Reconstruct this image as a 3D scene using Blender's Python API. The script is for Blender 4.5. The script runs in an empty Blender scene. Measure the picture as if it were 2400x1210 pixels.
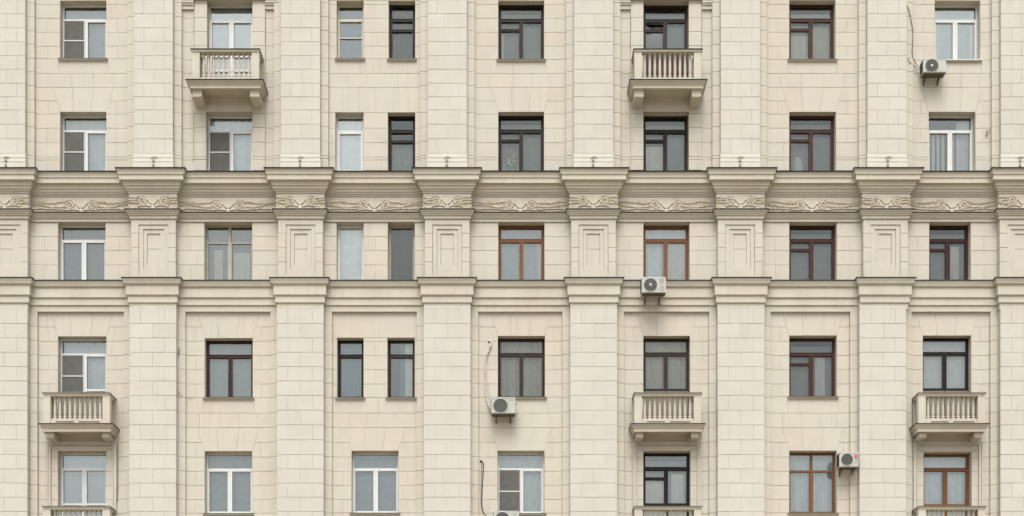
import bpy, bmesh, math, random
from mathutils import Vector
random.seed(7)
SC = bpy.context.scene
COL = SC.collection
R = math.radians

# ------------------------------------------------------------------ camera, light, exposure
EYE = 1.6          # eye height above the pavement
DIST = 40.0        # camera to wall plane
HZ = 1900.0        # horizon row of the photograph (below the frame: a rising-front view)
CX = 1190.0        # column straight ahead of the camera
PPM = 80.0         # photograph pixels per metre on the wall plane
cam = bpy.data.cameras.new('camera')
camo = bpy.data.objects.new('camera', cam)
COL.objects.link(camo)
camo.location = (0, -DIST, EYE)
camo.rotation_euler = (R(90), 0, 0)
cam.sensor_width = 36.0
cam.lens = 36.0 * DIST / 30.0
cam.shift_x = (1200 - CX) / 2400.0
cam.shift_y = (HZ - 605) / 2400.0
cam.clip_end = 500
SC.camera = camo
SC.view_settings.view_transform = 'Standard'
SC.view_settings.look = 'None'
SC.view_settings.gamma = 1.0
SC.view_settings.exposure = 1.10

SUN_EL, SUN_AZ = 61.0, 4.0        # azimuth: degrees left of straight behind the camera
w = bpy.data.worlds.new('World')
SC.world = w
w.use_nodes = True
nt = w.node_tree
bg = nt.nodes['Background']
sky = nt.nodes.new('ShaderNodeTexSky')
sky.sky_type = 'NISHITA'
sky.sun_disc = False
sky.sun_elevation = R(SUN_EL)
sky.sun_rotation = R(180 + SUN_AZ)
sky.air_density = 1.0
sky.dust_density = 6.0
sky.ozone_density = 1.0
hs = nt.nodes.new('ShaderNodeHueSaturation')      # a thin overcast: most of the blue is washed out
hs.inputs['Saturation'].default_value = 0.30
nt.links.new(sky.outputs[0], hs.inputs['Color'])
nt.links.new(hs.outputs[0], bg.inputs[0])
bg.inputs[1].default_value = 0.12
sl = bpy.data.lights.new('sun', 'SUN')
sl.energy = 0.85
sl.angle = R(32)
sl.color = (1.0, 0.985, 0.93)
so = bpy.data.objects.new('sun', sl)
COL.objects.link(so)
so.location = (-8, -30, 40)
dv = Vector((math.sin(R(SUN_AZ)) * math.cos(R(SUN_EL)), math.cos(R(SUN_AZ)) * math.cos(R(SUN_EL)), -math.sin(R(SUN_EL))))
so.rotation_euler = dv.to_track_quat('-Z', 'Y').to_euler()

# ------------------------------------------------------------------ units: survey marks -> metres
def X(px, p=0.0):
    """column of a mark lying p metres in front of the wall plane -> x"""
    return (px - CX) / PPM * (DIST - p) / DIST
def Z(py, p=0.0):
    return EYE + (HZ - py) / PPM * (DIST - p) / DIST
def wpx(px, p):
    return CX + (px - CX) * (DIST - p) / DIST
def wpy(py, p):
    return HZ - (HZ - py) * (DIST - p) / DIST

def lin(c):
    return tuple(((v / 255.0) / 12.92 if v / 255.0 <= 0.04045 else ((v / 255.0 + 0.055) / 1.055) ** 2.4) for v in c)

# ------------------------------------------------------------------ materials
def mat(name, col, rough=0.7, spec=0.3, metal=0.0, noise=0.0, nscale=3.0, island=0.0, tint=None, bump=0.0, bscale=60.0, streak=0.0, low=None):
    m = bpy.data.materials.new(name)
    m.use_nodes = True
    t = m.node_tree
    N, L = t.nodes, t.links
    b = N['Principled BSDF']
    b.inputs['Base Color'].default_value = (*col, 1)
    b.inputs['Roughness'].default_value = rough
    b.inputs['Specular IOR Level'].default_value = spec
    b.inputs['Metallic'].default_value = metal
    if not (noise or island or tint or bump or streak or low):
        return m
    geo = N.new('ShaderNodeNewGeometry')
    cur = None
    def mixc(fac, a, bb, mode='MIX'):
        mx = N.new('ShaderNodeMix'); mx.data_type = 'RGBA'; mx.blend_type = mode
        for sock, v in ((mx.inputs[0], fac), (mx.inputs[6], a), (mx.inputs[7], bb)):
            if hasattr(v, 'links'):
                L.new(v, sock)
            else:
                sock.default_value = v if not isinstance(v, tuple) else (*v, 1)
        return mx.outputs[2]
    cur = (col[0], col[1], col[2])
    def ntex(scale, detail=3.0, vec=None):
        n = N.new('ShaderNodeTexNoise'); n.inputs['Scale'].default_value = scale; n.inputs['Detail'].default_value = detail
        L.new(vec if vec is not None else geo.outputs['Position'], n.inputs['Vector'])
        return n.outputs['Fac']
    def ramp(src, a, bb):
        r = N.new('ShaderNodeMapRange'); r.inputs[1].default_value = a; r.inputs[2].default_value = bb
        L.new(src, r.inputs[0]); return r.outputs[0]
    if tint:
        cur = mixc(ramp(ntex(0.55, 3), 0.42, 0.66), cur, tint)
    if low:      # broad dusty patches
        cur = mixc(ramp(ntex(1.7, 5), 0.45, 0.8), cur, low)
    if island:
        r = N.new('ShaderNodeMapRange'); r.inputs[3].default_value = 1 - island; r.inputs[4].default_value = 1 + island * 0.5
        L.new(geo.outputs['Random Per Island'], r.inputs[0])
        c = N.new('ShaderNodeCombineColor')
        for i in range(3): L.new(r.outputs[0], c.inputs[i])
        cur = mixc(1.0, cur, c.outputs[0], 'MULTIPLY')
        if tint:
            cur = mixc(ramp(geo.outputs['Random Per Island'], 0.78, 1.0), cur, tuple(v * 0.97 for v in tint))
    if noise:
        r = N.new('ShaderNodeMapRange'); r.inputs[1].default_value = 0.3; r.inputs[2].default_value = 0.7
        r.inputs[3].default_value = 1 - noise; r.inputs[4].default_value = 1 + noise * 0.4
        L.new(ntex(nscale, 6), r.inputs[0])
        c = N.new('ShaderNodeCombineColor')
        for i in range(3): L.new(r.outputs[0], c.inputs[i])
        cur = mixc(1.0, cur, c.outputs[0], 'MULTIPLY')
    if streak:
        mp = N.new('ShaderNodeMapping'); mp.inputs['Scale'].default_value = (9.0, 9.0, 0.55)
        L.new(geo.outputs['Position'], mp.inputs['Vector'])
        f = ramp(ntex(1.0, 4, mp.outputs[0]), 0.56, 0.82)
        mm = N.new('ShaderNodeMath'); mm.operation = 'MULTIPLY'; mm.inputs[1].default_value = streak
        L.new(f, mm.inputs[0])
        cur = mixc(mm.outputs[0], cur, tuple(v * 0.62 for v in col))
    L.new(cur, b.inputs['Base Color'])
    if bump:
        bn = N.new('ShaderNodeBump'); bn.inputs['Strength'].default_value = bump; bn.inputs['Distance'].default_value = 0.01 if bscale > 20 else 0.05
        L.new(ntex(bscale, 4), bn.inputs['Height'])
        L.new(bn.outputs[0], b.inputs['Normal'])
    return m

STONE = (0.465, 0.4425, 0.378)
PINK = (0.467, 0.428, 0.364)
M = {}
M['stone'] = mat('limestone_cladding', STONE, 0.85, 0.2, noise=0.05, nscale=2.2, island=0.025, tint=PINK, bump=0.25, streak=0.40)
M['pil'] = mat('pale_limestone', (0.482, 0.463, 0.412), 0.85, 0.2, noise=0.05, nscale=2.0, island=0.025, tint=(0.477, 0.45, 0.398), bump=0.25, streak=0.22)
M['base'] = mat('whitewashed_stone', (0.545, 0.525, 0.465), 0.85, 0.2, noise=0.05, nscale=3.0, bump=0.2, streak=0.25)
M['plaster'] = mat('moulded_plaster', (0.465, 0.442, 0.37), 0.85, 0.2, noise=0.08, nscale=1.6, tint=(0.45, 0.41, 0.347), bump=0.2, streak=0.35)
M['relief'] = mat('dusty_relief_plaster', (0.50, 0.46, 0.375), 0.9, 0.15, noise=0.15, nscale=5, bump=0.3)
M['friezebed'] = mat('soiled_shaded_frieze_bed', (0.43, 0.385, 0.30), 0.9, 0.15, noise=0.12, nscale=4, low=(0.47, 0.435, 0.35), bump=1.0, bscale=16.0)  # soiled brown; the darker tone also paints shade between the scrolls
M['mortar'] = mat('joint_mortar', (0.45, 0.415, 0.335), 0.95, 0.1, noise=0.2, nscale=3)
M['flash'] = mat('weathered_flashing', (0.022, 0.018, 0.014), 0.7, 0.15, noise=0.3, nscale=4)
M['flash2'] = mat('grey_flashing', (0.042, 0.046, 0.040), 0.7, 0.15, noise=0.3, nscale=4)
M['sill'] = mat('painted_sill', (0.13, 0.11, 0.085), 0.5, 0.4, noise=0.2, nscale=6)
M['white'] = mat('white_pvc', (0.54, 0.55, 0.54), 0.35, 0.5, noise=0.04, nscale=6)
M['cream'] = mat('cream_paint', (0.50, 0.465, 0.385), 0.5, 0.4, noise=0.1, nscale=8)
M['oldcream'] = mat('aged_cream_paint', (0.33, 0.31, 0.26), 0.6, 0.3, noise=0.15, nscale=8)
M['dark'] = mat('dark_brown_paint', (0.013, 0.010, 0.008), 0.5, 0.22, noise=0.3, nscale=12)
M['brown'] = mat('brown_paint', (0.030, 0.020, 0.015), 0.5, 0.22, noise=0.3, nscale=12)
M['red'] = mat('red_brown_varnish', (0.050, 0.019, 0.013), 0.5, 0.22, noise=0.3, nscale=14)
M['darkred'] = mat('mahogany_paint', (0.036, 0.012, 0.009), 0.5, 0.22, noise=0.2, nscale=14)
M['orange'] = mat('amber_wood_varnish', (0.16, 0.066, 0.024), 0.45, 0.25, noise=0.25, nscale=14)
M['black'] = mat('black_brown_paint', (0.009, 0.007, 0.006), 0.5, 0.22, noise=0.2, nscale=12)
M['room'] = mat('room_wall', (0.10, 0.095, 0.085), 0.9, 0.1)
M['acwhite'] = mat('ac_enamel', (0.38, 0.385, 0.35), 0.4, 0.5, noise=0.06, nscale=7)
M['acdark'] = mat('ac_dark_fins_and_recess', (0.06, 0.062, 0.055), 0.6, 0.3)
M['acwire'] = mat('ac_wire', (0.16, 0.16, 0.15), 0.5, 0.4)
M['steel'] = mat('rusty_bracket_steel', (0.10, 0.075, 0.055), 0.6, 0.4, noise=0.3, nscale=20)
M['cable_black'] = mat('black_cable', (0.03, 0.028, 0.025), 0.6, 0.3)
M['cable_grey'] = mat('grey_cable', (0.16, 0.14, 0.11), 0.7, 0.3)
M['cable_dark'] = mat('dark_grey_cable', (0.075, 0.07, 0.06), 0.7, 0.2)
M['foil'] = mat('pale_insulation_tape', (0.50, 0.48, 0.43), 0.55, 0.4, noise=0.5, nscale=16, bump=0.6, bscale=30)
M['logo_red'] = mat('logo_red', (0.33, 0.02, 0.05), 0.5)
M['logo_white'] = mat('logo_white', (0.7, 0.7, 0.7), 0.5)
M['ink'] = mat('dark_lettering', (0.05, 0.05, 0.05), 0.6)
M['groundm'] = mat('paving', (0.29, 0.245, 0.175), 0.9, 0.2, noise=0.2, nscale=0.6)
M['screen'] = mat('insect_screen', (0.105, 0.105, 0.098), 0.85, 0.15, noise=0.15, nscale=7)

def glass(name, fac, tint=(0.86, 0.93, 0.90)):
    m = bpy.data.materials.new(name); m.use_nodes = True
    t = m.node_tree; N, L = t.nodes, t.links
    N.remove(N['Principled BSDF'])
    tr = N.new('ShaderNodeBsdfTransparent'); tr.inputs[0].default_value = (0.86, 0.88, 0.88, 1)
    gl = N.new('ShaderNodeBsdfGlossy'); gl.inputs['Roughness'].default_value = 0.03; gl.inputs['Color'].default_value = (*tint, 1)
    ge = N.new('ShaderNodeNewGeometry')
    nz = N.new('ShaderNodeTexNoise'); nz.inputs['Scale'].default_value = 1.3
    L.new(ge.outputs['Position'], nz.inputs['Vector'])
    bp = N.new('ShaderNodeBump'); bp.inputs['Strength'].default_value = 0.12; bp.inputs['Distance'].default_value = 0.05
    L.new(nz.outputs['Fac'], bp.inputs['Height']); L.new(bp.outputs[0], gl.inputs['Normal'])
    fr = N.new('ShaderNodeFresnel'); fr.inputs['IOR'].default_value = 1.5
    ad = N.new('ShaderNodeMath'); ad.operation = 'ADD'; ad.inputs[1].default_value = fac - 0.04; ad.use_clamp = True
    L.new(fr.outputs[0], ad.inputs[0])
    mx = N.new('ShaderNodeMixShader')
    L.new(ad.outputs[0], mx.inputs[0]); L.new(tr.outputs[0], mx.inputs[1]); L.new(gl.outputs[0], mx.inputs[2])
    L.new(mx.outputs[0], N['Material Output'].inputs[0])
    return m
M['glass_hi'] = glass('coated_window_glass', 0.24)
M['glass_mid'] = glass('double_window_glass', 0.15)
M['glass_lo'] = glass('old_window_glass', 0.085)
CURT = {'white': (0.62, 0.64, 0.64), 'blue': (0.36, 0.41, 0.46), 'grey': (0.24, 0.255, 0.26), 'dim': (0.10, 0.105, 0.10),
        'green': (0.30, 0.37, 0.34), 'beige': (0.50, 0.485, 0.42), 'teal': (0.09, 0.19, 0.26), 'board': (0.20, 0.185, 0.15), 'blind': (0.84, 0.90, 0.92), 'pale': (0.66, 0.72, 0.76), 'drape': (0.60, 0.60, 0.55)}
for k, v in CURT.items():
    M['c_' + k] = mat('curtain_' + k, v, 0.9, 0.1, noise=0.10, nscale=5)

# lace: a mottled openwork pattern
def lace():
    m = mat('lace_net', (0.6, 0.62, 0.56), 0.9, 0.1)
    t = m.node_tree; N, L = t.nodes, t.links
    ge = N.new('ShaderNodeNewGeometry'); v = N.new('ShaderNodeTexVoronoi'); v.inputs['Scale'].default_value = 26
    L.new(ge.outputs['Position'], v.inputs['Vector'])
    n = N.new('ShaderNodeTexNoise'); n.inputs['Scale'].default_value = 9; L.new(ge.outputs['Position'], n.inputs['Vector'])
    a = N.new('ShaderNodeMath'); a.operation = 'ADD'; L.new(v.outputs[0], a.inputs[0]); L.new(n.outputs['Fac'], a.inputs[1])
    r = N.new('ShaderNodeValToRGB'); r.color_ramp.elements[0].position = 0.7; r.color_ramp.elements[1].position = 1.0
    r.color_ramp.elements[0].color = (0.62, 0.64, 0.56, 1); r.color_ramp.elements[1].color = (0.12, 0.13, 0.11, 1)
    L.new(a.outputs[0], r.inputs[0]); L.new(r.outputs[0], N['Principled BSDF'].inputs['Base Color'])
    return m
M['c_lace'] = lace()

# ------------------------------------------------------------------ mesh helpers
class MB:
    """collects geometry in (x, p, z); p = metres in front of the wall plane"""
    def __init__(s): s.v = []; s.f = []; s.mi = []; s.cur = 0
    def add(s, pts, faces):
        n = len(s.v); s.v += pts
        for f in faces: s.f.append([n + i for i in f]); s.mi.append(s.cur)
    def box(s, x0, x1, p0, p1, z0, z1):
        s.add([(x0, p0, z0), (x1, p0, z0), (x1, p1, z0), (x0, p1, z0), (x0, p0, z1), (x1, p0, z1), (x1, p1, z1), (x0, p1, z1)],
              [(0, 3, 2, 1), (4, 5, 6, 7), (0, 1, 5, 4), (1, 2, 6, 5), (2, 3, 7, 6), (3, 0, 4, 7)])
    def bar(s, a, b, r, n=6, r2=None):
        a, b = Vector(a), Vector(b); d = (b - a).normalized()
        u = d.orthogonal().normalized(); q = d.cross(u)
        r2 = r if r2 is None else r2
        P = [tuple(c + (u * math.cos(2 * math.pi * i / n) + q * math.sin(2 * math.pi * i / n)) * rr) for c, rr in ((a, r), (b, r2)) for i in range(n)]
        s.add(P, [(i, (i + 1) % n, n + (i + 1) % n, n + i) for i in range(n)] + [tuple(range(n))[::-1], tuple(range(n, 2 * n))])
    def tube(s, pts, r, n=6):
        rr = r if isinstance(r, (list, tuple)) else [r] * len(pts)
        pts = [Vector(q) for q in pts]; rings = []
        for i, c in enumerate(pts):
            d = (pts[min(i + 1, len(pts) - 1)] - pts[max(i - 1, 0)]).normalized()
            u = Vector((0, 1, 0)) - d * d.y
            if u.length < 0.1: u = Vector((1, 0, 0)) - d * d.x
            u.normalize(); q = d.cross(u)
            rings += [tuple(c + (u * math.cos(2 * math.pi * k / n) + q * math.sin(2 * math.pi * k / n)) * rr[i]) for k in range(n)]
        fs = []
        for i in range(len(pts) - 1):
            for k in range(n): fs.append((i * n + k, i * n + (k + 1) % n, (i + 1) * n + (k + 1) % n, (i + 1) * n + k))
        fs += [tuple(range(n))[::-1], tuple(range((len(pts) - 1) * n, len(pts) * n))]
        s.add(rings, fs)
    def ridge(s, pts, wd, h, base):
        """low-relief moulding along (x, z) points: half-round section"""
        rows = []
        for i, (x, z) in enumerate(pts):
            a = pts[max(i - 1, 0)]; b = pts[min(i + 1, len(pts) - 1)]
            dx, dz = b[0] - a[0], b[1] - a[1]; l = math.hypot(dx, dz) or 1
            nx, nz = -dz / l, dx / l
            ww = wd[i] if isinstance(wd, list) else wd
            for k in (-1, -0.6, 0, 0.6, 1):
                rows.append((x + nx * ww * k, base + h * math.sqrt(max(0, 1 - k * k)), z + nz * ww * k))
        s.add(rows, [(i * 5 + k, i * 5 + k + 1, i * 5 + k + 6, i * 5 + k + 5) for i in range(len(pts) - 1) for k in range(4)])
    def blob(s, x, z, base, rx, rz, h, ang=0):
        ca, sa = math.cos(ang), math.sin(ang)
        pts = [(x, base + h, z)]
        for rr, hh in ((0.6, 0.75), (1.0, -0.1)):
            for k in range(6):
                t = math.pi * k / 3
                a, b = rx * rr * math.cos(t), rz * rr * math.sin(t)
                pts.append((x + a * ca - b * sa, base + h * hh, z + a * sa + b * ca))
        s.add(pts, [(0, 1 + k, 1 + (k + 1) % 6) for k in range(6)] + [(1 + k, 7 + k, 7 + (k + 1) % 6, 1 + (k + 1) % 6) for k in range(6)])
    def lathe(s, x, p, prof, n=10):
        pts = [(x + r * math.cos(2 * math.pi * k / n), p + r * math.sin(2 * math.pi * k / n), z) for r, z in prof for k in range(n)]
        s.add(pts, [(i * n + k, i * n + (k + 1) % n, (i + 1) * n + (k + 1) % n, (i + 1) * n + k) for i in range(len(prof) - 1) for k in range(n)])
    def disc(s, x, p, z, r, n=24):
        s.add([(x + r * math.cos(2 * math.pi * k / n), p, z + r * math.sin(2 * math.pi * k / n)) for k in range(n)], [tuple(range(n))])
    def poly(s, pts2, p, depth):
        """convex block with its face at p: pts2 = [(x, z)...]"""
        n = len(pts2)
        s.add([(x, p, z) for x, z in pts2] + [(x, p - depth, z) for x, z in pts2],
              [tuple(range(n))] + [(i, (i + 1) % n, n + (i + 1) % n, n + i) for i in range(n)])
    def sweep(s, path, prof):
        """prof [(outward offset, z)] swept along plan path [(x, p)] with mitred corners"""
        n = len(path); nr = []
        for i in range(n - 1):
            dx, dp = path[i + 1][0] - path[i][0], path[i + 1][1] - path[i][1]; l = math.hypot(dx, dp)
            nr.append((-dp / l, dx / l))
        rows = []
        for i in range(n):
            if i == 0: m = nr[0]
            elif i == n - 1: m = nr[-1]
            else:
                a, b = nr[i - 1], nr[i]; k = 1 + a[0] * b[0] + a[1] * b[1]
                m = ((a[0] + b[0]) / k, (a[1] + b[1]) / k)
            rows += [(path[i][0] + m[0] * o, path[i][1] + m[1] * o, z) for o, z in prof]
        q = len(prof)
        s.add(rows, [(i * q + j, i * q + j + 1, (i + 1) * q + j + 1, (i + 1) * q + j) for i in range(n - 1) for j in range(q - 1)])
    def build(s, name, mats, parent=None, loc=(0, 0, 0), smooth=False, bevel=0, normals=True):
        """loc is in world axes (x, y, z)"""
        me = bpy.data.meshes.new(name)
        me.from_pydata([(x - loc[0], -p - loc[1], z - loc[2]) for x, p, z in s.v], [], s.f)
        if not isinstance(mats, (list, tuple)): mats = [mats]
        for m in mats: me.materials.append(M[m])
        for i, k in enumerate(s.mi): me.polygons[i].material_index = k
        if normals:
            bm = bmesh.new(); bm.from_mesh(me); bmesh.ops.recalc_face_normals(bm, faces=bm.faces); bm.to_mesh(me); bm.free()
        if smooth: me.polygons.foreach_set('use_smooth', [True] * len(me.polygons))
        me.update()
        o = bpy.data.objects.new(name, me); COL.objects.link(o)
        if parent:
            o.parent = parent
            o.location = Vector(loc) - world_of(parent)
        else: o.location = loc
        if bevel:
            b = o.modifiers.new('bevel', 'BEVEL'); b.width = bevel; b.segments = 2; b.limit_method = 'ANGLE'
        return o
def world_of(o):
    v = Vector((0, 0, 0))
    while o: v += o.location; o = o.parent
    return v
def empty(name, loc, parent=None):
    o = bpy.data.objects.new(name, None); COL.objects.link(o); o.empty_display_size = 0.3
    if parent: o.parent = parent; o.location = Vector(loc) - world_of(parent)
    else: o.location = loc
    return o
def tag(o, label=None, cat=None, group=None, kind=None):
    for k, v in (('label', label), ('category', cat), ('group', group), ('kind', kind)):
        if v: o[k] = v
    return o
def clip(poly, a, b, c):
    """keep a*x + b*y <= c"""
    out = []
    for i in range(len(poly)):
        P, Q = poly[i], poly[(i + 1) % len(poly)]
        dp, dq = a * P[0] + b * P[1] - c, a * Q[0] + b * Q[1] - c
        if dp <= 0: out.append(P)
        if (dp < 0 < dq) or (dq < 0 < dp):
            t = dp / (dp - dq); out.append((P[0] + (Q[0] - P[0]) * t, P[1] + (Q[1] - P[1]) * t))
    return out
def area(poly): return 0.5 * sum(poly[i][0] * poly[(i + 1) % len(poly)][1] - poly[(i + 1) % len(poly)][0] * poly[i][1] for i in range(len(poly)))
def halfplanes(poly):
    if area(poly) < 0: poly = poly[::-1]
    H = []
    for i in range(len(poly)):
        P, Q = poly[i], poly[(i + 1) % len(poly)]
        dx, dy = Q[0] - P[0], Q[1] - P[1]; l = math.hypot(dx, dy)
        if l < 1e-6: continue
        a, b = dy / l, -dx / l
        H.append((a, b, a * P[0] + b * P[1]))
    return H
def inset(poly, gh, gv):
    H = halfplanes(poly); out = poly[::-1] if area(poly) < 0 else poly
    for a, b, c in H: out = clip(out, a, b, c - (gh if abs(b) > abs(a) else gv))
    return out
GH, GV = 0.0062, 0.0030       # half widths of the bed joints and the upright joints
def block(mb, poly_px, p, depth=0.03):
    """poly in wall-plane survey pixels"""
    pts = [((x - CX) / PPM, EYE + (HZ - y) / PPM) for x, y in poly_px]
    pts = inset(pts, GH * random.uniform(0.55, 1.25), GV * random.uniform(0.5, 1.3))
    if len(pts) >= 3 and abs(area(pts)) > 0.002: mb.poly(pts, p + random.uniform(-0.0015, 0.0015), depth)
def fill(mb, zone, bands, joints, p):
    """lay courses of blocks inside the convex zone (survey pixels)"""
    H = halfplanes(zone)
    xs = [q[0] for q in zone]; x0, x1 = min(xs), max(xs)
    for i in range(len(bands) - 1):
        ya, yb = bands[i], bands[i + 1]
        js = [x0] + [j + random.uniform(-0.6, 0.6) for j in joints(i, x0, x1) if x0 + 3 < j < x1 - 3] + [x1]
        for k in range(len(js) - 1):
            q = [(js[k], ya), (js[k + 1], ya), (js[k + 1], yb), (js[k], yb)]
            for a, b, c in H:
                q = clip(q, a, b, c)
                if len(q) < 3: break
            if len(q) >= 3: block(mb, q, p)

# ------------------------------------------------------------------ survey of the facade
CU = [20, 364, 707, 1049, 1390, 1732, 2074, 2385]       # pilaster centres, upper storeys
CM = [19, 364, 707, 1049, 1390, 1732, 2071, 2389]
CLW = [18, 364, 707, 1049, 1390, 1733, 2063, 2391]      # lower storeys
XL, XR = -520, 2930
UC = [-320 + 32.6 * i for i in range(0, 10)]
UC = [-315.4, -282.8, -250.2, -217.6, -185, -152.4, -119.8, -87.2, -54.6, -22, 10.6, 43.2, 75.8, 108.4, 141, 172.6, 205, 236.8, 267.5, 300.7, 334.7, 368.5, 375.2, 402]
MC = [519, 554.4, 587.7, 621, 660]
LC = [731, 766.6, 800.2, 833.6, 867, 900.3, 934, 968.4, 1002.6, 1037.5, 1071.7, 1105, 1138, 1171, 1204, 1238, 1272, 1306, 1340]
P_US, P_UP = 0.10, 0.23          # upper strip / upper pilaster projection
P_LS, P_LP = 0.08, 0.29
P_MP = 0.22
OPEN = []      # openings: dict per window
def op(x0, y0, x1, y1, **k):
    d = dict(x0=x0, y0=y0, x1=x1, y1=y1); d.update(k); OPEN.append(d); return d
# kind: 'two' transom+two sashes, 'screen' left sash behind insect screen, 'vent' small top-left vent, 'one', 'plain', 'four'
# row 1
op(141, 1.8, 249, 138, b=0, r=1, c='white', k='screen', cur='blue', g='mid', sill=1)
op(486, 2.8, 592, 219, b=1, r=1, c='white', k='two', cur='blue', g='hi', door=1)
op(789, 1.8, 852, 138, b=2, r=1, c='cream', k='onebar', cur='teal2', g='mid', sill=1)
op(911, 1.8, 973, 139, b=2, r=1, c='dark', k='onevent', cur='dim', g='lo', sill=1)
op(1168, 1.8, 1275, 140, b=3, r=1, c='dark', k='vent', cur='grey', g='lo', sill=1)
op(1508, 2.8, 1614, 219, b=4, r=1, c='brown', k='vent', cur='grey', g='lo', door=1, ajar=1)
op(1850, 0.8, 1958, 140, b=5, r=1, c='red', k='vent', cur='beige2', g='lo', sill=1)
op(2191, 1.8, 2297, 141, b=6, r=1, c='white', k='two', cur='blue', g='hi', sill=2)
# row 2
op(141, 262.8, 249, 401, b=0, r=2, c='white', k='screen', cur='pale', g='mid')
op(484, 263.8, 592, 401, b=1, r=2, c='white', k='screen', cur='pale', g='mid')
op(786, 263.8, 852, 400, b=2, r=2, c='white', k='one', cur='pale', g='hi')
op(909, 263.8, 973, 400, b=2, r=2, c='dark', k='onevent', cur='green2', g='lo')
op(1168, 262.8, 1275, 400, b=3, r=2, c='dark', k='vent', cur='grey', g='lo', lace=1)
op(1508, 263.8, 1614, 400, b=4, r=2, c='dark', k='vent', cur='grey', g='lo')
op(1850, 262.8, 1959, 400, b=5, r=2, c='red', k='vent', cur='dimw', g='lo', bag=1)
op(2177, 262.8, 2286, 400, b=6, r=2, c='white', k='screen2', cur='white2', g='mid')
# row 3
op(136, 521.5, 247, 657, b=0, r=3, c='white', k='two', cur='grey', g='mid')
op(479, 521.5, 591, 657, b=1, r=3, c='oldcream', k='four', cur='grey', g='mid')
op(789, 521.5, 852, 657, b=2, r=3, c='white', k='plain', cur='blind', g='mid')
op(909, 521.5, 972, 657, b=2, r=3, c='oldcream', k='plain', cur='dim', g='lo')
op(1168, 521.5, 1276, 656, b=3, r=3, c='orange', k='two', cur='blue', g='mid', slot=1)
op(1508, 521.5, 1616, 656, b=4, r=3, c='orange', k='two', cur='pale', g='mid', slot=1)
op(1850, 521.5, 1961, 656, b=5, r=3, c='red', k='vent', cur='dimw', g='lo')
op(2178, 521.5, 2275, 656, b=6, r=3, c='darkred', k='vent', cur='dimw', g='lo')
# row 4
op(136, 789, 249, 1008.6, b=0, r=4, c='white', k='screen', cur='pale', g='mid', door=1)
op(480, 793, 592, 932, b=1, r=4, c='darkred', k='two', cur='green', g='mid', sill=1)
op(790, 792, 852, 932, b=2, r=4, c='black', k='one', cur='teal', g='mid', sill=1)
op(908, 792, 972, 932, b=2, r=4, c='brown', k='one', cur='teal', g='mid', sill=1)
op(1167, 788, 1277, 931, b=3, r=4, c='brown', k='two', cur='beige', g='lo', sill=1)
op(1508, 788, 1617, 1008.6, b=4, r=4, c='brown', k='two', cur='beige', g='lo', door=1)
op(1850, 787, 1961, 930, b=5, r=4, c='red', k='vent', cur='grey', g='lo', sill=1)
op(2163, 787, 2276, 1008.6, b=6, r=4, c='black', k='two', cur='white', g='mid', door=1)
# row 5
op(136, 1058, 249, 1273, b=0, r=5, c='white', k='two', cur='blue', g='hi', door=1)
op(480, 1058, 591, 1203, b=1, r=5, c='white', k='two', cur='blue', g='mid', sill=1)
op(824, 1057, 934, 1202, b=2, r=5, c='white', k='two', cur='blue', g='mid', sill=1)
op(1166, 1057, 1276, 1203, b=3, r=5, c='white', k='screen', cur='pale', g='mid', sill=1)
op(1508, 1058, 1618, 1273, b=4, r=5, c='black', k='vent', cur='grey', g='mid', door=1)
op(1850, 1057, 1961, 1202, b=5, r=5, c='orange', k='four', cur='pale', g='mid', sill=1)
op(2165, 1060, 2277, 1273, b=6, r=5, c='orange', k='two', cur='pale', g='mid', door=1)

BLD = empty('apartment_building', (0, 0, 0))
tag(BLD, 'cream stone clad apartment block with pilasters, carved frieze, cornices and balconies filling the view', 'apartment building')

# ------------------------------------------------------------------ backing wall with openings, reveals and rooms
TOP, BOT = -330, 1900 + EYE * PPM
wall = MB()
def backing(x0, x1, y0, y1, p, holes):
    """sheet at p, split round rectangular holes (survey pixels)"""
    hs = [h for h in holes if h['x1'] > x0 and h['x0'] < x1 and h['y1'] > y0 and h['y0'] < y1]
    ys = sorted({y0, y1} | {max(y0, h['y0']) for h in hs} | {min(y1, h['y1']) for h in hs})
    for i in range(len(ys) - 1):
        ya, yb = ys[i], ys[i + 1]; ym = (ya + yb) / 2
        cuts = sorted([(h['x0'], h['x1']) for h in hs if h['y0'] < ym < h['y1']])
        x = x0
        for a, b in cuts + [(x1, x1)]:
            if a > x: wall.add([(X(x), p, Z(yb)), (X(a), p, Z(yb)), (X(a), p, Z(ya)), (X(x), p, Z(ya))], [(0, 1, 2, 3)])
            x = b
wall.cur = 1
backing(XL, XR, TOP, BOT, -0.014, OPEN)
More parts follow.
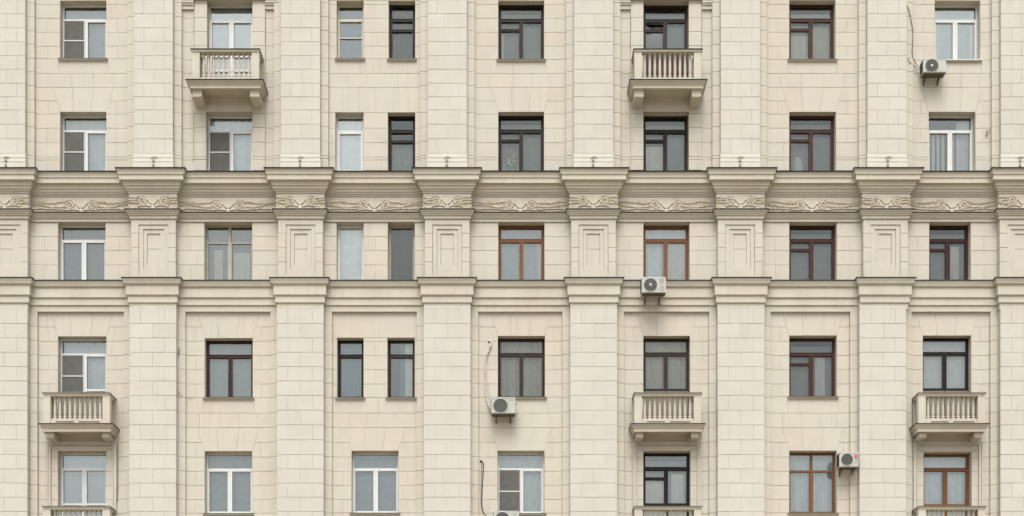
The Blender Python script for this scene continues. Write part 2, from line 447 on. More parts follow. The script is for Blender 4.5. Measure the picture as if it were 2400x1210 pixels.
for o in OPEN:
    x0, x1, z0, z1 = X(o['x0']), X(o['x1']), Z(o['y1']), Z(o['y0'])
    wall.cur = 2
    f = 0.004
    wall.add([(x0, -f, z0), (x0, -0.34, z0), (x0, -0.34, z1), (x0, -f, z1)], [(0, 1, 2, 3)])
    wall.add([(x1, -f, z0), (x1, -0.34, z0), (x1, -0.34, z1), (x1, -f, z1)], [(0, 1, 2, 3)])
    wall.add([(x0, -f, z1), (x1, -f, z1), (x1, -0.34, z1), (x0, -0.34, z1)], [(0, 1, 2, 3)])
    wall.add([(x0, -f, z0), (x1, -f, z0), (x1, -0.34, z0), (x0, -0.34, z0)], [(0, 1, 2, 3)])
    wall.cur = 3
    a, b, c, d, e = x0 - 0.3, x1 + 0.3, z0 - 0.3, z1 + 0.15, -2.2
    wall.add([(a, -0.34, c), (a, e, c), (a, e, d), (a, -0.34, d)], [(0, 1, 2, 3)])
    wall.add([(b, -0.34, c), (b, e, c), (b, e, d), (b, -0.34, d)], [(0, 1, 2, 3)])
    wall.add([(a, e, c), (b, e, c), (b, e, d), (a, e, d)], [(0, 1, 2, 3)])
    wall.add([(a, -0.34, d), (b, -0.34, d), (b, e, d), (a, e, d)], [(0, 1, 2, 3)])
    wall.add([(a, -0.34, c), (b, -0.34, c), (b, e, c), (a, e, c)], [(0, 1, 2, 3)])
wall.cur = 0

def jt_narrow(f=0.62):
    return lambda i, a, b: ([] if i % 2 == 0 or b - a < 34 else [a + (b - a) * f])
def jt_wide(step=54, off=0):
    return lambda i, a, b: [a + off + (step / 2 if i % 2 else 0) + step * k for k in range(0, 16)]
def sub(bands, lo, hi):
    return [y for y in bands if lo - 1 < y < hi + 1]
SPLAY = 17
def bay_zone(x0, x1, ytop, lint_top, o, ybot, bands, p=0.0, flank=None, plainlint=False):
    """one window of a bay: side walls, splayed lintel, apron"""
    ox0, ox1, hd, sb = o['x0'], o['x1'], o['y0'], o['y1']
    fl, fr = (flank or (None, None))
    left = [(x0, lint_top), (ox0 - SPLAY, lint_top), (ox0, hd), (ox0, min(sb, ybot)), (x0, min(sb, ybot))]
    right = [(ox1 + SPLAY, lint_top), (x1, lint_top), (x1, min(sb, ybot)), (ox1, min(sb, ybot)), (ox1, hd)]
    bl = sub(bands, lint_top, min(sb, ybot))
    if bl[0] > lint_top + 1: bl = [lint_top] + bl
    if bl[-1] < min(sb, ybot) - 1: bl = bl + [min(sb, ybot)]
    if flank:
        for zone, e, inner in ((left, fl, True), (right, fr, False)):
            a = [q for q in zone]
            out = clip(a, 1, 0, e) if inner else clip(a, -1, 0, -e)
            inn = clip(a, -1, 0, -e) if inner else clip(a, 1, 0, e)
            fill(wall, out, bl, lambda i, a, b: [], p)
            fill(wall, inn, bl, lambda i, a, b: [], p + 0.035)
    else:
        fill(wall, left, bl, jt_narrow(0.52), p)
        fill(wall, right, bl, jt_narrow(0.48), p)
    q = [ox0 - SPLAY, ox0 - SPLAY + 46, ox1 + SPLAY - 46, ox1 + SPLAY]
    t = [ox0, ox0 + (ox1 - ox0) * 0.29, ox0 + (ox1 - ox0) * 0.66, ox1]
    pp = p + (0.035 if flank else 0)
    for i in range(3): block(wall, [(q[i], lint_top), (q[i + 1], lint_top), (t[i + 1], hd), (t[i], hd)], pp)
    if sb < ybot - 4:      # apron courses
        bl = [sb] + [y for y in bands if sb + 6 < y < ybot + 1]
        fill(wall, [(x0, sb), (x1, sb), (x1, bl[1]), (x0, bl[1])], bl[:2], lambda i, a, b: [ox0 - 4, ox1 + 4], p)
        if len(bl) > 2: fill(wall, [(x0, bl[1]), (x1, bl[1]), (x1, bl[-1]), (x0, bl[-1])], bl[1:], lambda i, a, b: [a + (b - a) * t for t in (0.16, 0.39, 0.63, 0.84)], p)

def bay_two(x0, x1, lint_top, oa, ob, ybot, bands, joints, p=0.0):
    hd, sb = oa['y0'], min(oa['y1'], ybot)
    xs = [x0] + joints + [x1]
    for i in range(len(xs) - 1): block(wall, [(xs[i], lint_top), (xs[i + 1], lint_top), (xs[i + 1], hd), (xs[i], hd)], p)
    bl = [hd] + [y for y in bands if hd + 5 < y < sb - 3] + [sb]
    for a, b, f in ((x0, oa['x0'], 0.5), (oa['x1'], ob['x0'], 0.5), (ob['x1'], x1, 0.5)):
        fill(wall, [(a, hd), (b, hd), (b, sb), (a, sb)], bl, jt_narrow(f), p)
    if sb < ybot - 4:
        bl = [sb] + [y for y in bands if sb + 6 < y < ybot + 1]
        fill(wall, [(x0, sb), (x1, sb), (x1, bl[-1]), (x0, bl[-1])], bl, lambda i, a, b: [a + (b - a) * t for t in ((0.34, 0.55, 0.8) if i == 0 else (0.2, 0.41, 0.75))], p)

byr = {}
for o in OPEN: byr.setdefault((o['b'], o['r']), []).append(o)
for b in range(-1, 8):
    # upper storeys
    cl = CU[b] if b >= 0 else CU[0] - 344
    cr = CU[b + 1] if b < 7 else CU[7] + 344
    x0, x1 = (XL if b < 0 else cl + 62), (XR if b == 7 else cr - 62)
    if b in (-1, 7):
        fill(wall, [(x0, TOP), (x1, TOP), (x1, 402), (x0, 402)], UC, jt_wide(), 0)
    else:
        fill(wall, [(x0, TOP), (x1, TOP), (x1, -54.6), (x0, -54.6)], sub(UC, TOP, -54.6), jt_wide(), 0)
        r1, r2 = byr[(b, 1)], byr[(b, 2)]
        fk = (r1[0]['x0'] - 30, r1[0]['x1'] + 30) if b in (1, 4) else None
        if b == 2:
            bay_two(x0, x1, -54.6, r1[0], r1[1], 205, UC, [870], 0)
            bay_two(x0, x1, 205, r2[0], r2[1], 402, UC, [802, 841, 881, 924, 957])
        else:
            bay_zone(x0, x1, 0, -54.6, r1[0], 205, UC, flank=fk)
            bay_zone(x0, x1, 0, 205, r2[0], 402, UC, flank=fk)
    # middle storey
    cl = CM[b] if b >= 0 else CM[0] - 344
    cr = CM[b + 1] if b < 7 else CM[7] + 344
    x0, x1 = (XL if b < 0 else cl + 52), (XR if b == 7 else cr - 52)
    if b in (-1, 7): fill(wall, [(x0, 519), (x1, 519), (x1, 660), (x0, 660)], MC, jt_wide(), 0)
    else:
        os_ = byr[(b, 3)]; xs = [x0]
        for o in os_: xs += [o['x0'], o['x1']]
        xs.append(x1)
        for i in range(0, len(xs), 2):
            fill(wall, [(xs[i], 521.5), (xs[i + 1], 521.5), (xs[i + 1], 660), (xs[i], 660)], [521.5] + MC[1:], jt_narrow(0.5), 0)
    # lower storeys: sunk panel between side strips
    cl = CLW[b] if b >= 0 else CLW[0] - 344
    cr = CLW[b + 1] if b < 7 else CLW[7] + 344
    x0, x1 = (XL if b < 0 else cl + 72), (XR if b == 7 else cr - 72)
    if b in (-1, 7): fill(wall, [(x0, 731), (x1, 731), (x1, 1340), (x0, 1340)], LC, jt_wide(), 0)
    else:
        r4, r5 = byr[(b, 4)], byr[(b, 5)]
        if b == 2: bay_two(x0, x1, 731, r4[0], r4[1], 1002.6, LC, [877])
        else: bay_zone(x0, x1, 731, 731, r4[0], 1002.6, LC)
        bay_zone(x0, x1, 1002.6, 1002.6, r5[0], 1340, LC)
wall_o = wall.build('wall', ['stone', 'mortar', 'plaster', 'room'], BLD, normals=False)

# body of the building behind the facade
body = MB()
body.box(X(XL), X(XR), -14, -2.4, 0, Z(TOP) + 0.2)
body.box(X(XL), X(XL) + 0.3, -2.4, -0.03, 0, Z(TOP)); body.box(X(XR) - 0.3, X(XR), -2.4, -0.03, 0, Z(TOP))
body.build('side_wall', 'plaster', BLD)
rf = MB(); rf.box(X(XL) - 0.2, X(XR) + 0.2, -14.2, 0.35, Z(TOP) + 0.21, Z(TOP) + 0.45); rf.build('roof', 'flash', BLD)
low = MB(); low.box(X(XL), X(XR), -0.01, 0.02, 0.0, Z(1341)); low.build('plinth', 'plaster', BLD)

# ------------------------------------------------------------------ pilasters
def blocks_col(mb, xa, xb, bands, p, joints):
    """block column given in wall-plane pixels"""
    for i in range(len(bands) - 1):
        js = [xa] + [xa + (xb - xa) * t + random.uniform(-0.5, 0.5) for t in joints(i)] + [xb]
        for k in range(len(js) - 1): block(mb, [(js[k], bands[i]), (js[k + 1], bands[i]), (js[k + 1], bands[i + 1]), (js[k], bands[i + 1])], p, 0.03)
def ret_col(mb, xe, p0, p1, bands, side):
    """cladding on the returns: blocks facing sideways"""
    x = X(xe)
    for i in range(len(bands) - 1):
        z0, z1 = Z(bands[i + 1]) + GH, Z(bands[i]) - GH
        xx = x + side * 0.0
        mb.box(min(xx, xx - side * 0.025), max(xx, xx - side * 0.025), p0, p1 - 0.0315, z0, z1)
HU = 46 * 0.994    # half widths in wall-plane pixels
HL = 55 * 0.993
pil_labels = None
for k in range(8):
    # flanking strips of the upper storeys and the pilaster itself
    c = CU[k]; hs = 63.5
    s = MB(); s.cur = 1
    s.box(X(c - hs) + 0.012, X(c + hs) - 0.012, -0.013, P_US - 0.014, Z(402), Z(TOP))
    s.cur = 0
    bs = [y for y in UC]
    blocks_col(s, c - hs, c - HU, bs, P_US, lambda i: [])
    blocks_col(s, c + HU, c + hs, bs, P_US, lambda i: [])
    ret_col(s, c - hs, -0.002, P_US, bs, -1); ret_col(s, c + hs, -0.002, P_US, bs, 1)
    s.build('backing_pilaster', ['stone', 'mortar'], BLD)
    s = MB(); s.cur = 1
    yb = 368.8
    s.box(X(c - HU) + 0.012, X(c + HU) - 0.012, P_US - 0.013, P_UP - 0.014, Z(402), Z(TOP))
    s.cur = 0
    bs = [y for y in UC if y < 370]
    blocks_col(s, c - HU, c + HU, bs, P_UP, lambda i: ([0.26, 0.79] if i % 2 == 0 else [0.52]))
    ret_col(s, c - HU, P_US - 0.003, P_UP, bs, -1); ret_col(s, c + HU, P_US - 0.003, P_UP, bs, 1)
    s.cur = 2
    for ya, yb_, dp in ((368.5, 378.5, 0.008), (379.2, 388.5, 0.012), (389.2, 402, 0.016)):
        s.box(X(c - HU) - dp, X(c + HU) + dp, P_US - 0.003, P_UP + dp, Z(yb_), Z(ya) - 0.008)
    s.build('pilaster', ['pil', 'mortar', 'base'], BLD)
    # middle storey pier with a stepped panel
    c = CM[k]; h = 52.5 * 0.9945
    s = MB(); s.cur = 1
    s.box(X(c - h) + 0.012, X(c + h) - 0.012, -0.013, 0.08, Z(660), Z(505))
    s.cur = 0
    bs = [512, 521.5] + MC[1:]
    W3 = [34.2, 24.6, 15.6]            # half widths of the three nested steps
    T3 = [(534, 651), (543.5, 636), (553.5, 627)]
    fl = [521.5, 554.4, 587.7, 621, 660]
    s.cur = 0
    for sg in (-1, 1):
        a, b_ = (c - h, c - W3[0]) if sg < 0 else (c + W3[0], c + h)
        for i in range(4): block(s, [(a, fl[i]), (b_, fl[i]), (b_, fl[i + 1]), (a, fl[i + 1])], P_MP, 0.14)
        ret_col(s, c + sg * h, -0.002, P_MP - 0.05, fl, sg)
    s.box(X(c - W3[0]) - 0.004, X(c + W3[0]) + 0.004, 0, P_MP - 0.001, Z(T3[0][0]), Z(522))
    s.box(X(c - W3[0]) - 0.004, X(c + W3[0]) + 0.004, 0, P_MP - 0.001, Z(660), Z(T3[0][1]))
    s.box(X(c - h) + 0.002, X(c + h) - 0.002, 0, P_MP - 0.002, Z(521.3), Z(505))
    po = s.build('pilaster', ['stone', 'mortar'], BLD)
    s = MB()
    for j in range(3):
        pj = P_MP - 0.026 * (j + 1)
        g = 0.45; wx = W3[j] - g; ya, yb_ = T3[j][0] + g, T3[j][1] - g
        if j < 2:
            wn = W3[j + 1]; yc, yd = T3[j + 1]
            s.box(X(c - wx), X(c - wn), 0.07, pj, Z(yb_), Z(ya)); s.box(X(c + wn), X(c + wx), 0.07, pj, Z(yb_), Z(ya))
            s.box(X(c - wn) , X(c + wn), 0.07, pj, Z(yc), Z(ya)); s.box(X(c - wn), X(c + wn), 0.07, pj, Z(yb_), Z(yd))
        else:
            s.box(X(c - wx), X(c + wx), 0.07, pj, Z(588.2), Z(ya)); s.box(X(c - wx), X(c + wx), 0.07, pj, Z(yb_), Z(589.2))
    s.build('stepped_panel', 'stone', po)
    # lower strips and pilaster
    c = CLW[k]; hs = 72
    s = MB(); s.cur = 1
    s.box(X(c - hs) + 0.012, X(c + hs) - 0.012, -0.013, P_LS - 0.014, 0, Z(718))
    s.cur = 0
    bs = [731] + LC[1:]
    blocks_col(s, c - hs, c - HL, bs, P_LS, lambda i: [])
    blocks_col(s, c + HL, c + hs, bs, P_LS, lambda i: [])
    ret_col(s, c - hs, -0.002, P_LS, bs, -1); ret_col(s, c + hs, -0.002, P_LS, bs, 1)
    s.build('backing_pilaster', ['stone', 'mortar'], BLD)
    s = MB(); s.cur = 1
    s.box(X(c - HL) + 0.012, X(c + HL) - 0.012, P_LS - 0.013, P_LP - 0.014, 0, Z(712))
    s.cur = 0
    bs = [717.5, 731.5] + LC[1:]
    blocks_col(s, c - HL, c + HL, bs, P_LP, lambda i: ([] if i == 0 else [0.24, 0.76] if i % 2 == 1 else [0.5]))
    ret_col(s, c - HL, P_LS - 0.003, P_LP, bs, -1); ret_col(s, c + HL, P_LS - 0.003, P_LP, bs, 1)
    s.build('pilaster', ['pil', 'mortar'], BLD)

# ------------------------------------------------------------------ cornices and frieze: profiles swept round the breaks
def path(cs, half, brk, base=0.0):
    pts = [(X(XL), base)]
    for c in cs:
        a, b = X(c - half), X(c + half)
        pts += [(a, base), (a, base + brk), (b, base + brk), (b, base)]
    return pts + [(X(XR), base)]
def prof(lst, base=0.0):
    """(offset, observed row in the bay) -> (offset, z)"""
    out = []
    for o, y in lst:          # y None: a level soffit, same height as the point before
        out.append((o, out[-1][1] if y is None else Z(y, o + base)))
    return out
BRK = 0.22
pth = path(CM, 52.2, BRK)
# lower architrave under the frieze
m = MB()
m.sweep(pth, prof([(-0.02, 521.8), (0.035, None), (0.035, 513.0), (0.065, None), (0.065, 508.8), (0.09, None), (0.092, 505.5), (0.105, 503.0), (0.13, None), (0.13, 500.4), (0.135, 499.0)]) )
m.sweep(pth, [(0.135, Z(499, .135)), (0.03, Z(499, .135) + 0.03)])
m.build('architrave', 'plaster', BLD)
fl_ = MB()
zz = Z(499.0, .135)
fl_.sweep(pth, [(0.12, zz + 0.001), (0.155, zz + 0.001), (0.155, zz + 0.026), (0.02, zz + 0.05)])
fl_.build('metal_flashing', 'flash', BLD)
# frieze bed
m = MB()
zf0, zf1 = Z(499.0, .12) + 0.02, Z(462.5, .05)
m.sweep(pth, [(0.045, zf0), (0.045, zf1 + 0.05)])
FRZ = m.build('frieze', 'plaster', BLD)
# main cornice
m = MB()
mp = prof([(0.000, 462.8), (0.074, None), (0.074, 456.5), (0.087, 455.2), (0.113, None), (0.113, 450.4), (0.144, None), (0.144, 444.6), (0.152, 443.4), (0.178, None), (0.178, 437.5), (0.196, 431.8),
           (0.278, None), (0.278, 417.0), (0.304, None), (0.306, 413.5), (0.326, 406.5), (0.339, 405.5), (0.348, 403.4)])
m.sweep(pth, mp)
m.build('cornice', 'plaster', BLD)
fl_ = MB(); zz = mp[-1][1]
fl_.sweep(pth, [(0.33, zz + 0.001), (0.366, zz + 0.001), (0.366, zz + 0.034), (0.02, zz + 0.07)])
fl_.build('metal_flashing', 'flash', BLD)
# string course below the middle storey
m = MB()
pth2 = path(CM[:6] + [(CM[6] + CLW[6]) / 2] + CM[7:], 54.0, 0.21, 0.075)
sp = prof([(-0.02, 731.2), (0.006, None), (0.006, 716.3), (0.045, None), (0.045, 700.0), (0.07, None), (0.07, 697.4), (0.09, None), (0.09, 674.2), (0.12, None), (0.12, 670.6), (0.145, None), (0.145, 668.0), (0.17, 662.5), (0.18, 658.6)], 0.075)
m.sweep(pth2, sp)
# soffit of the string course over the sunk panels
m.build('string_course', 'plaster', BLD)
sf = MB()
zs = Z(731.2, 0.07)
sf.box(X(XL), X(XR), -0.013, 0.068, zs + 0.002, zs + 0.12)
sf.build('panel_head', 'plaster', BLD)
fl_ = MB(); zz = sp[-1][1]
fl_.sweep(pth2, [(0.165, zz + 0.001), (0.2, zz + 0.001), (0.2, zz + 0.03), (-0.06, zz + 0.068)])
fl_.build('metal_flashing', 'flash2', BLD)

# ---- carved scrolls on the frieze
def spiral(cx, cz, r0, r1, turns, a0, sgn, n=26):
    return [(cx + sgn * (r0 + (r1 - r0) * t / n) * math.cos(a0 + 2 * math.pi * turns * t / n), cz + (r0 + (r1 - r0) * t / n) * math.sin(a0 + 2 * math.pi * turns * t / n)) for t in range(n + 1)]
def scroll_mesh(half, vx, vr, zc, base, tails, seed):
    rd = random.Random(seed); mb = MB(); hgt = 0.034
    for sg in (-1, 1):
        # ground of the carving, soiled and painted darker for groove shade, a thin plate with a wavy upper edge
        mb.cur = 1
        x_ = vx - vr * 0.6; n = 24
        row = []
        for i in range(n + 1):
            x = x_ + (half - x_) * i / n
            top = min(zf1 - 0.02, zc + tails[0][0] + 0.035 + 0.02 * math.sin(x * 9 + seed) + rd.uniform(-.008, .008))
            row += [(sg * x, base + .002, zf0 + 0.005), (sg * x, base + .004, top)]
        mb.add(row, [(2 * i, 2 * i + 2, 2 * i + 3, 2 * i + 1) for i in range(n)])
        mb.cur = 0
        sp_ = spiral(vx, zc + 0.012, vr, vr * 0.20, 1.5, math.pi * 0.72, 1, 30)
        lead = [(0.012, zc - 0.085), (vx * 0.20, zc - 0.062), (vx * 0.40, zc + 0.015), (vx - vr * 0.98, zc + vr * 0.55)]
        pts = [(sg * x, z) for x, z in lead] + [(sg * x, z) for x, z in sp_]
        mb.ridge(pts, [0.020] * 4 + [0.023 - 0.009 * i / 30 for i in range(31)], hgt, base)
        mb.blob(sg * vx, zc + 0.012, base, 0.028, 0.028, hgt * 1.2)
        # inner leaf under the volute
        low_ = [(sg * (0.07 + (vx + vr * 1.1 - 0.07) * t), zc - 0.15 + 0.03 * math.sin(math.pi * t)) for t in [i / 10 for i in range(11)]]
        mb.ridge(low_, 0.024, hgt * 0.9, base)
        for i in range(11):       # petals round the volute
            a = math.pi * (-0.8 + 1.5 * i / 10)
            mb.blob(sg * (vx + math.cos(a) * vr * 1.22), zc + 0.012 + math.sin(a) * vr * 1.12, base, rd.uniform(.022, .034), rd.uniform(.014, .02), hgt * rd.uniform(.7, 1.1), rd.uniform(-1, 1))
        x_ = vx + vr * 1.05
        for q, (z0, amp, wl, ph) in enumerate(tails):
            pts = []
            n = max(6, int((half - x_) / 0.04))
            o1, o2 = rd.uniform(-.4, .4), rd.uniform(.8, 1.2)
            for i in range(n + 1):
                x = x_ + (half - 0.012 - x_) * i / n
                pts.append((sg * x, zc + z0 + amp * math.sin(ph + o1 + x * wl * o2) + rd.uniform(-.007, .007)))
            mb.ridge(pts, [rd.uniform(.012, .026) for _ in pts], hgt * 0.9, base)
            for (px_, pz) in pts:
                for _ in range(2):
                    mb.blob(px_ + rd.uniform(-.02, .02), pz + rd.choice((-1, 1)) * rd.uniform(.012, .030), base, rd.uniform(.014, .026), rd.uniform(.007, .012), hgt * rd.uniform(.5, 1.0), rd.uniform(-.8, .8))
        n = int((half - 0.1) / 0.045)
        for i in range(n):
            x = 0.14 + (half - 0.16) * i / n
            if rd.random() < 0.8: mb.blob(sg * x, zf0 + 0.03 + rd.uniform(-.004, .012), base, rd.uniform(.02, .034), rd.uniform(.012, .02), hgt * rd.uniform(.5, 1.0), rd.uniform(-.5, .5))
    zb = zf0 + .012
    mb.add([(-0.055, base, zb), (0.055, base, zb), (0.026, base, zc - 0.10), (-0.026, base, zc - 0.10),
            (-0.05, base + hgt, zb + .004), (0.05, base + hgt, zb + .004), (0.022, base + hgt, zc - 0.104), (-0.022, base + hgt, zc - 0.104)],
           [(4, 5, 6, 7), (0, 1, 5, 4), (1, 2, 6, 5), (2, 3, 7, 6), (3, 0, 4, 7)])
    return mb
zmid = (zf0 + zf1) / 2 + 0.0
TB = [(0.078, 0.026, 6.0, 0.0), (-0.02, 0.042, 4.6, 1.4), (-0.118, 0.012, 6.0, 2.2)]
TP = [(0.10, 0.016, 11.0, 0.5), (0.02, 0.022, 12.0, 1.4), (-0.065, 0.022, 9.0, 2.2)]
for k in range(8):
    c = X(CM[k])
    mb = scroll_mesh(0.71, 0.31, 0.125, zmid + 0.02, BRK + 0.043, TP, 40 + k)
    mb.v = [(x + c, p, z) for x, p, z in mb.v]
    mb.build('scroll_relief', ['relief', 'friezebed'], FRZ, loc=(c, -BRK, zmid), normals=False)
for k in range(7):
    a, b = CM[k], CM[k + 1]; c = X((a + b) / 2); half = X(b - 58) - c
    mb = scroll_mesh(half, 0.33, 0.125, zmid - 0.0, 0.043, TB, 60 + k)
    mb.v = [(x + c, p, z) for x, p, z in mb.v]
    mb.build('scroll_relief', ['relief', 'friezebed'], FRZ, loc=(c, 0, zmid), normals=False)

# ------------------------------------------------------------------ windows
PF = -0.225          # face of the outer frame
DR = {(3, 3, False): [(.84, .97, .7)], (4, 3, False): [(.56, .93, .7)], (2, 4, True): [(.62, .97, .98)], (6, 1, False): [(.04, .16, .9), (.84, .97, .9)], (5, 5, False): [(.05, .17, .97)],
      (4, 2, False): [(.06, .46, .5)], (4, 5, False): [(.06, .47, .72), (.62, .90, .78)], (6, 3, False): [(.60, .80, .66)], (5, 1, False): [(.06, .44, .5)], (5, 4, False): [(.60, .80, .7)], (3, 1, False): [(.06, .12, .6)], (1, 3, False): [(.16, .34, .6), (.56, .92, .55)]}
CMIX = {'teal2': 'teal', 'beige2': 'beige', 'green2': 'green', 'white2': 'white', 'dimw': 'grey'}
def curtain(mb, x0, x1, z0, z1, p, amp=0.022, wl=0.11, seed=0):
    rd = random.Random(seed); wl *= rd.uniform(1.0, 1.5); n = max(6, int((x1 - x0) / 0.018)); ph = rd.uniform(0, 6)
    pts = []
    for i in range(n + 1):
        x = x0 + (x1 - x0) * i / n
        q = p + amp * math.sin(ph + 2 * math.pi * x / wl + 1.3 * math.sin(x * 7 + ph)) + amp * 0.6 * math.sin(2 * math.pi * x / (wl * 2.7) + ph * 2)
        pts += [(x, q, z0), (x, q * 0.5 + p * 0.5, z1)]
    mb.add(pts, [(2 * i, 2 * i + 2, 2 * i + 3, 2 * i + 1) for i in range(n)])
def ring(mb, x0, x1, z0, z1, wd, p0, p1, wb=None):
    wb = wd if wb is None else wb
    mb.box(x0, x1, p0, p1, z1 - wd, z1); mb.box(x0, x1, p0, p1, z0, z0 + wb)
    mb.box(x0, x0 + wd, p0, p1, z0 + wb, z1 - wd); mb.box(x1 - wd, x1, p0, p1, z0 + wb, z1 - wd)
def make_window(o, idx):
    x0, x1, z1 = X(o['x0']) + 0.003, X(o['x1']) - 0.003, Z(o['y0']) - 0.003
    full = Z(o['y0']) - (136.5 / PPM)
    door = o.get('door')
    z0 = Z(o['y1']) + 0.004
    zw = z0 if not door else z1 - 137 / PPM      # where an ordinary window would end
    W, H = x1 - x0, z1 - zw
    kind, c = o['k'], o['c']
    pale = c in ('white', 'cream', 'oldcream')
    fw = 0.05 if pale else 0.055
    if o['r'] in (1, 2, 3) and not pale: fw = 0.062
    loc = (x0 + W / 2, 0.2, z0)
    fr = MB(); sashes = []; gl = MB(); cu = MB(); scr = []
    f0, f1 = PF - 0.06, PF
    ring(fr, x0, x1, z0, z1, fw, f0, f1, 0.055)
    zt = z1 - 0.262 * H                           # transom
    tb = 0.055 if pale else 0.06
    xm = (x0 + x1) / 2
    gp = PF - 0.035
    def pane(a, b, c_, d, p=gp): gl.add([(a, p, c_), (b, p, c_), (b, p, d), (a, p, d)], [(0, 1, 2, 3)])
    def sash(a, b, c_, d, wd=0.045, dp=0.016):
        s = MB(); ring(s, a, b, c_, d, wd, PF - 0.04, PF + dp); sashes.append(s); return s
    boards = []
    if kind in ('two', 'screen', 'screen2', 'vent'):
        fr.box(x0 + fw, x1 - fw, f0, f1 + 0.004, zt - tb / 2, zt + tb / 2)
        fr.box(xm - 0.03, xm + 0.03, f0, f1 + 0.003, z0 + 0.055, zt - tb / 2)
        pane(x0 + fw, x1 - fw, zt + tb / 2, z1 - fw)
        if not pale: ring(fr, x0 + fw - 0.006, x1 - fw + 0.006, zt + tb / 2 - 0.006, z1 - fw + 0.006, 0.022, f0 + 0.01, f1 + 0.012)
        L = (x0 + fw - 0.012, xm - 0.022, z0 + 0.045, zt - tb / 2 + 0.008); Rr = (xm + 0.022, x1 - fw + 0.012, z0 + 0.045, zt - tb / 2 + 0.008)
        sw = 0.045 if pale else 0.036
        sash(*Rr, sw); pane(Rr[0] + sw, Rr[1] - sw, Rr[2] + sw, Rr[3] - sw)
        if kind == 'vent':
            zv = L[3] - 0.215 * (L[3] - (zw if door else L[2]))
            sash(L[0], L[1], L[2], zv - 0.012, sw); pane(L[0] + sw, L[1] - sw, L[2] + sw, zv - sw)
            sash(L[0], L[1], zv - 0.006, L[3], 0.034, 0.022)
            if not o.get('ajar'): pane(L[0] + .034, L[1] - .034, zv + .028, L[3] - .034)
            else:      # the small vent stands open
                a, b = L[0] + .034, L[1] - .034
                gl.add([(a, gp, zv + .028), (b - .08, gp - .18, zv + .028), (b - .08, gp - .18, L[3] - .034), (a, gp, L[3] - .034)], [(0, 1, 2, 3)])
        else:
            sash(*L, sw); pane(L[0] + sw, L[1] - sw, L[2] + sw, L[3] - sw)
            if kind == 'screen':
                s = MB(); a, b = L[0] - 0.002, L[1] + 0.006
                zb = L[2] if not door else zw
                s.cur = 1; ring(s, a, b, zb, L[3], 0.016, PF + 0.018, PF + 0.032)
                zc_ = (zb + L[3]) / 2 - 0.005
                s.box(a + .016, b - .016, PF + 0.018, PF + 0.034, zc_ - 0.013, zc_ + 0.013)
                s.cur = 0
                s.add([(a + .016, PF + 0.022, zb + .016), (b - .016, PF + 0.022, zb + .016), (b - .016, PF + 0.022, zc_ - .013), (a + .016, PF + 0.022, zc_ - .013)], [(0, 1, 2, 3)])
                s.add([(a + .016, PF + 0.022, zc_ + .013), (b - .016, PF + 0.022, zc_ + .013), (b - .016, PF + 0.022, L[3] - .016), (a + .016, PF + 0.022, L[3] - .016)], [(0, 1, 2, 3)])
                s.cur = 2      # the sash frame reads faintly through the mesh
                ring(s, a + .028, b - .028, zc_ + .022, L[3] - .03, 0.007, PF + 0.022, PF + 0.0245)
                scr.append(s)
        if o['r'] == 4 and door or (o['r'] == 1 and o['b'] == 4):
            pnl = MB(); zt_ = zw + 0.16
            for q, (a, b) in enumerate(((x0 + .02, xm - .012), (xm + .012, x1 - .02))):
                pnl.box(a, b, PF - .02, PF + .03, z0 + .01, zt_)
                for k in range(1, 4): pnl.box(a + (b - a) * k / 4 - .012, a + (b - a) * k / 4 + .012, PF + .03, PF + .042, z0 + .03, zt_ - .05)
            boards.append(pnl)
        if door:       # rail and lower panels of the balcony door
            for q in (L, Rr):
                fr.box(q[0] + sw, q[1] - sw, f0 + .02, f1 + 0.010, zw + 0.18, zw + 0.24)
            if o['r'] == 1 and pale: fr.box(L[0] + sw, Rr[1] - sw, f0 + .015, f1 + 0.012, zw - 0.24, zw - 0.17)
    elif kind in ('one', 'onebar', 'onevent'):
        fr.box(x0 + fw, x1 - fw, f0, f1 + 0.004, zt - tb / 2, zt + tb / 2)
        pane(x0 + fw, x1 - fw, zt + tb / 2, z1 - fw)
        if not pale: ring(fr, x0 + fw - 0.006, x1 - fw + 0.006, zt + tb / 2 - 0.006, z1 - fw + 0.006, 0.02, f0 + 0.01, f1 + 0.012)
        a, b, c_, d = x0 + fw - .012, x1 - fw + .012, z0 + .045, zt - tb / 2 + .008
        sw = 0.03 if kind == 'onebar' else 0.036
        if c == 'white': sw = 0.06
        if kind == 'onevent':
            zv = d - 0.235 * (d - c_)
            sash(a, b, c_, zv - .008, sw); pane(a + sw, b - sw, c_ + sw, zv - .04)
            sash(a, b, zv - .004, d, .032, .022); pane(a + .03, b - .03, zv + .026, d - .03)
        else:
            sash(a, b, c_, d, sw); pane(a + sw, b - sw, c_ + sw, d - sw)
            if kind == 'onebar':
                zb = c_ + 0.57 * (d - c_)
                sashes[-1].box(a + sw, b - sw, PF - .02, PF + .012, zb - .014, zb + .014)
    elif kind == 'plain':
        ring(fr, x0 + fw, x1 - fw, z0 + .055, z1 - fw, 0.02, f0 + 0.01, f1 - 0.012)
        pane(x0 + fw, x1 - fw, z0 + .055, z1 - fw)
    elif kind == 'four':
        amber = c == 'orange'
        zt = z1 - (0.30 if amber else 0.30) * H
        mw = 0.035 if amber else 0.04
        fr.box(xm - mw, xm + mw, f0, f1 + 0.006, z0 + .055, z1 - fw)
        for a, b in ((x0 + fw, xm - mw), (xm + mw, x1 - fw)):
            fr.box(a, b, f0, f1 - 0.002, zt - (.028 if amber else .010), zt + (.028 if amber else .010))
            pane(a, b, z0 + .055, z1 - fw)
            s = MB(); ring(s, a - .004, b + .004, z0 + .05, zt - .01, .022, PF - .04, PF + .010); sashes.append(s)
    if o.get('slot'):      # dark roller box at the head
        fr.box(x0 + fw, x1 - fw, f0, f1 + 0.001, z1 - fw - 0.0, z1 - fw + 0.001)
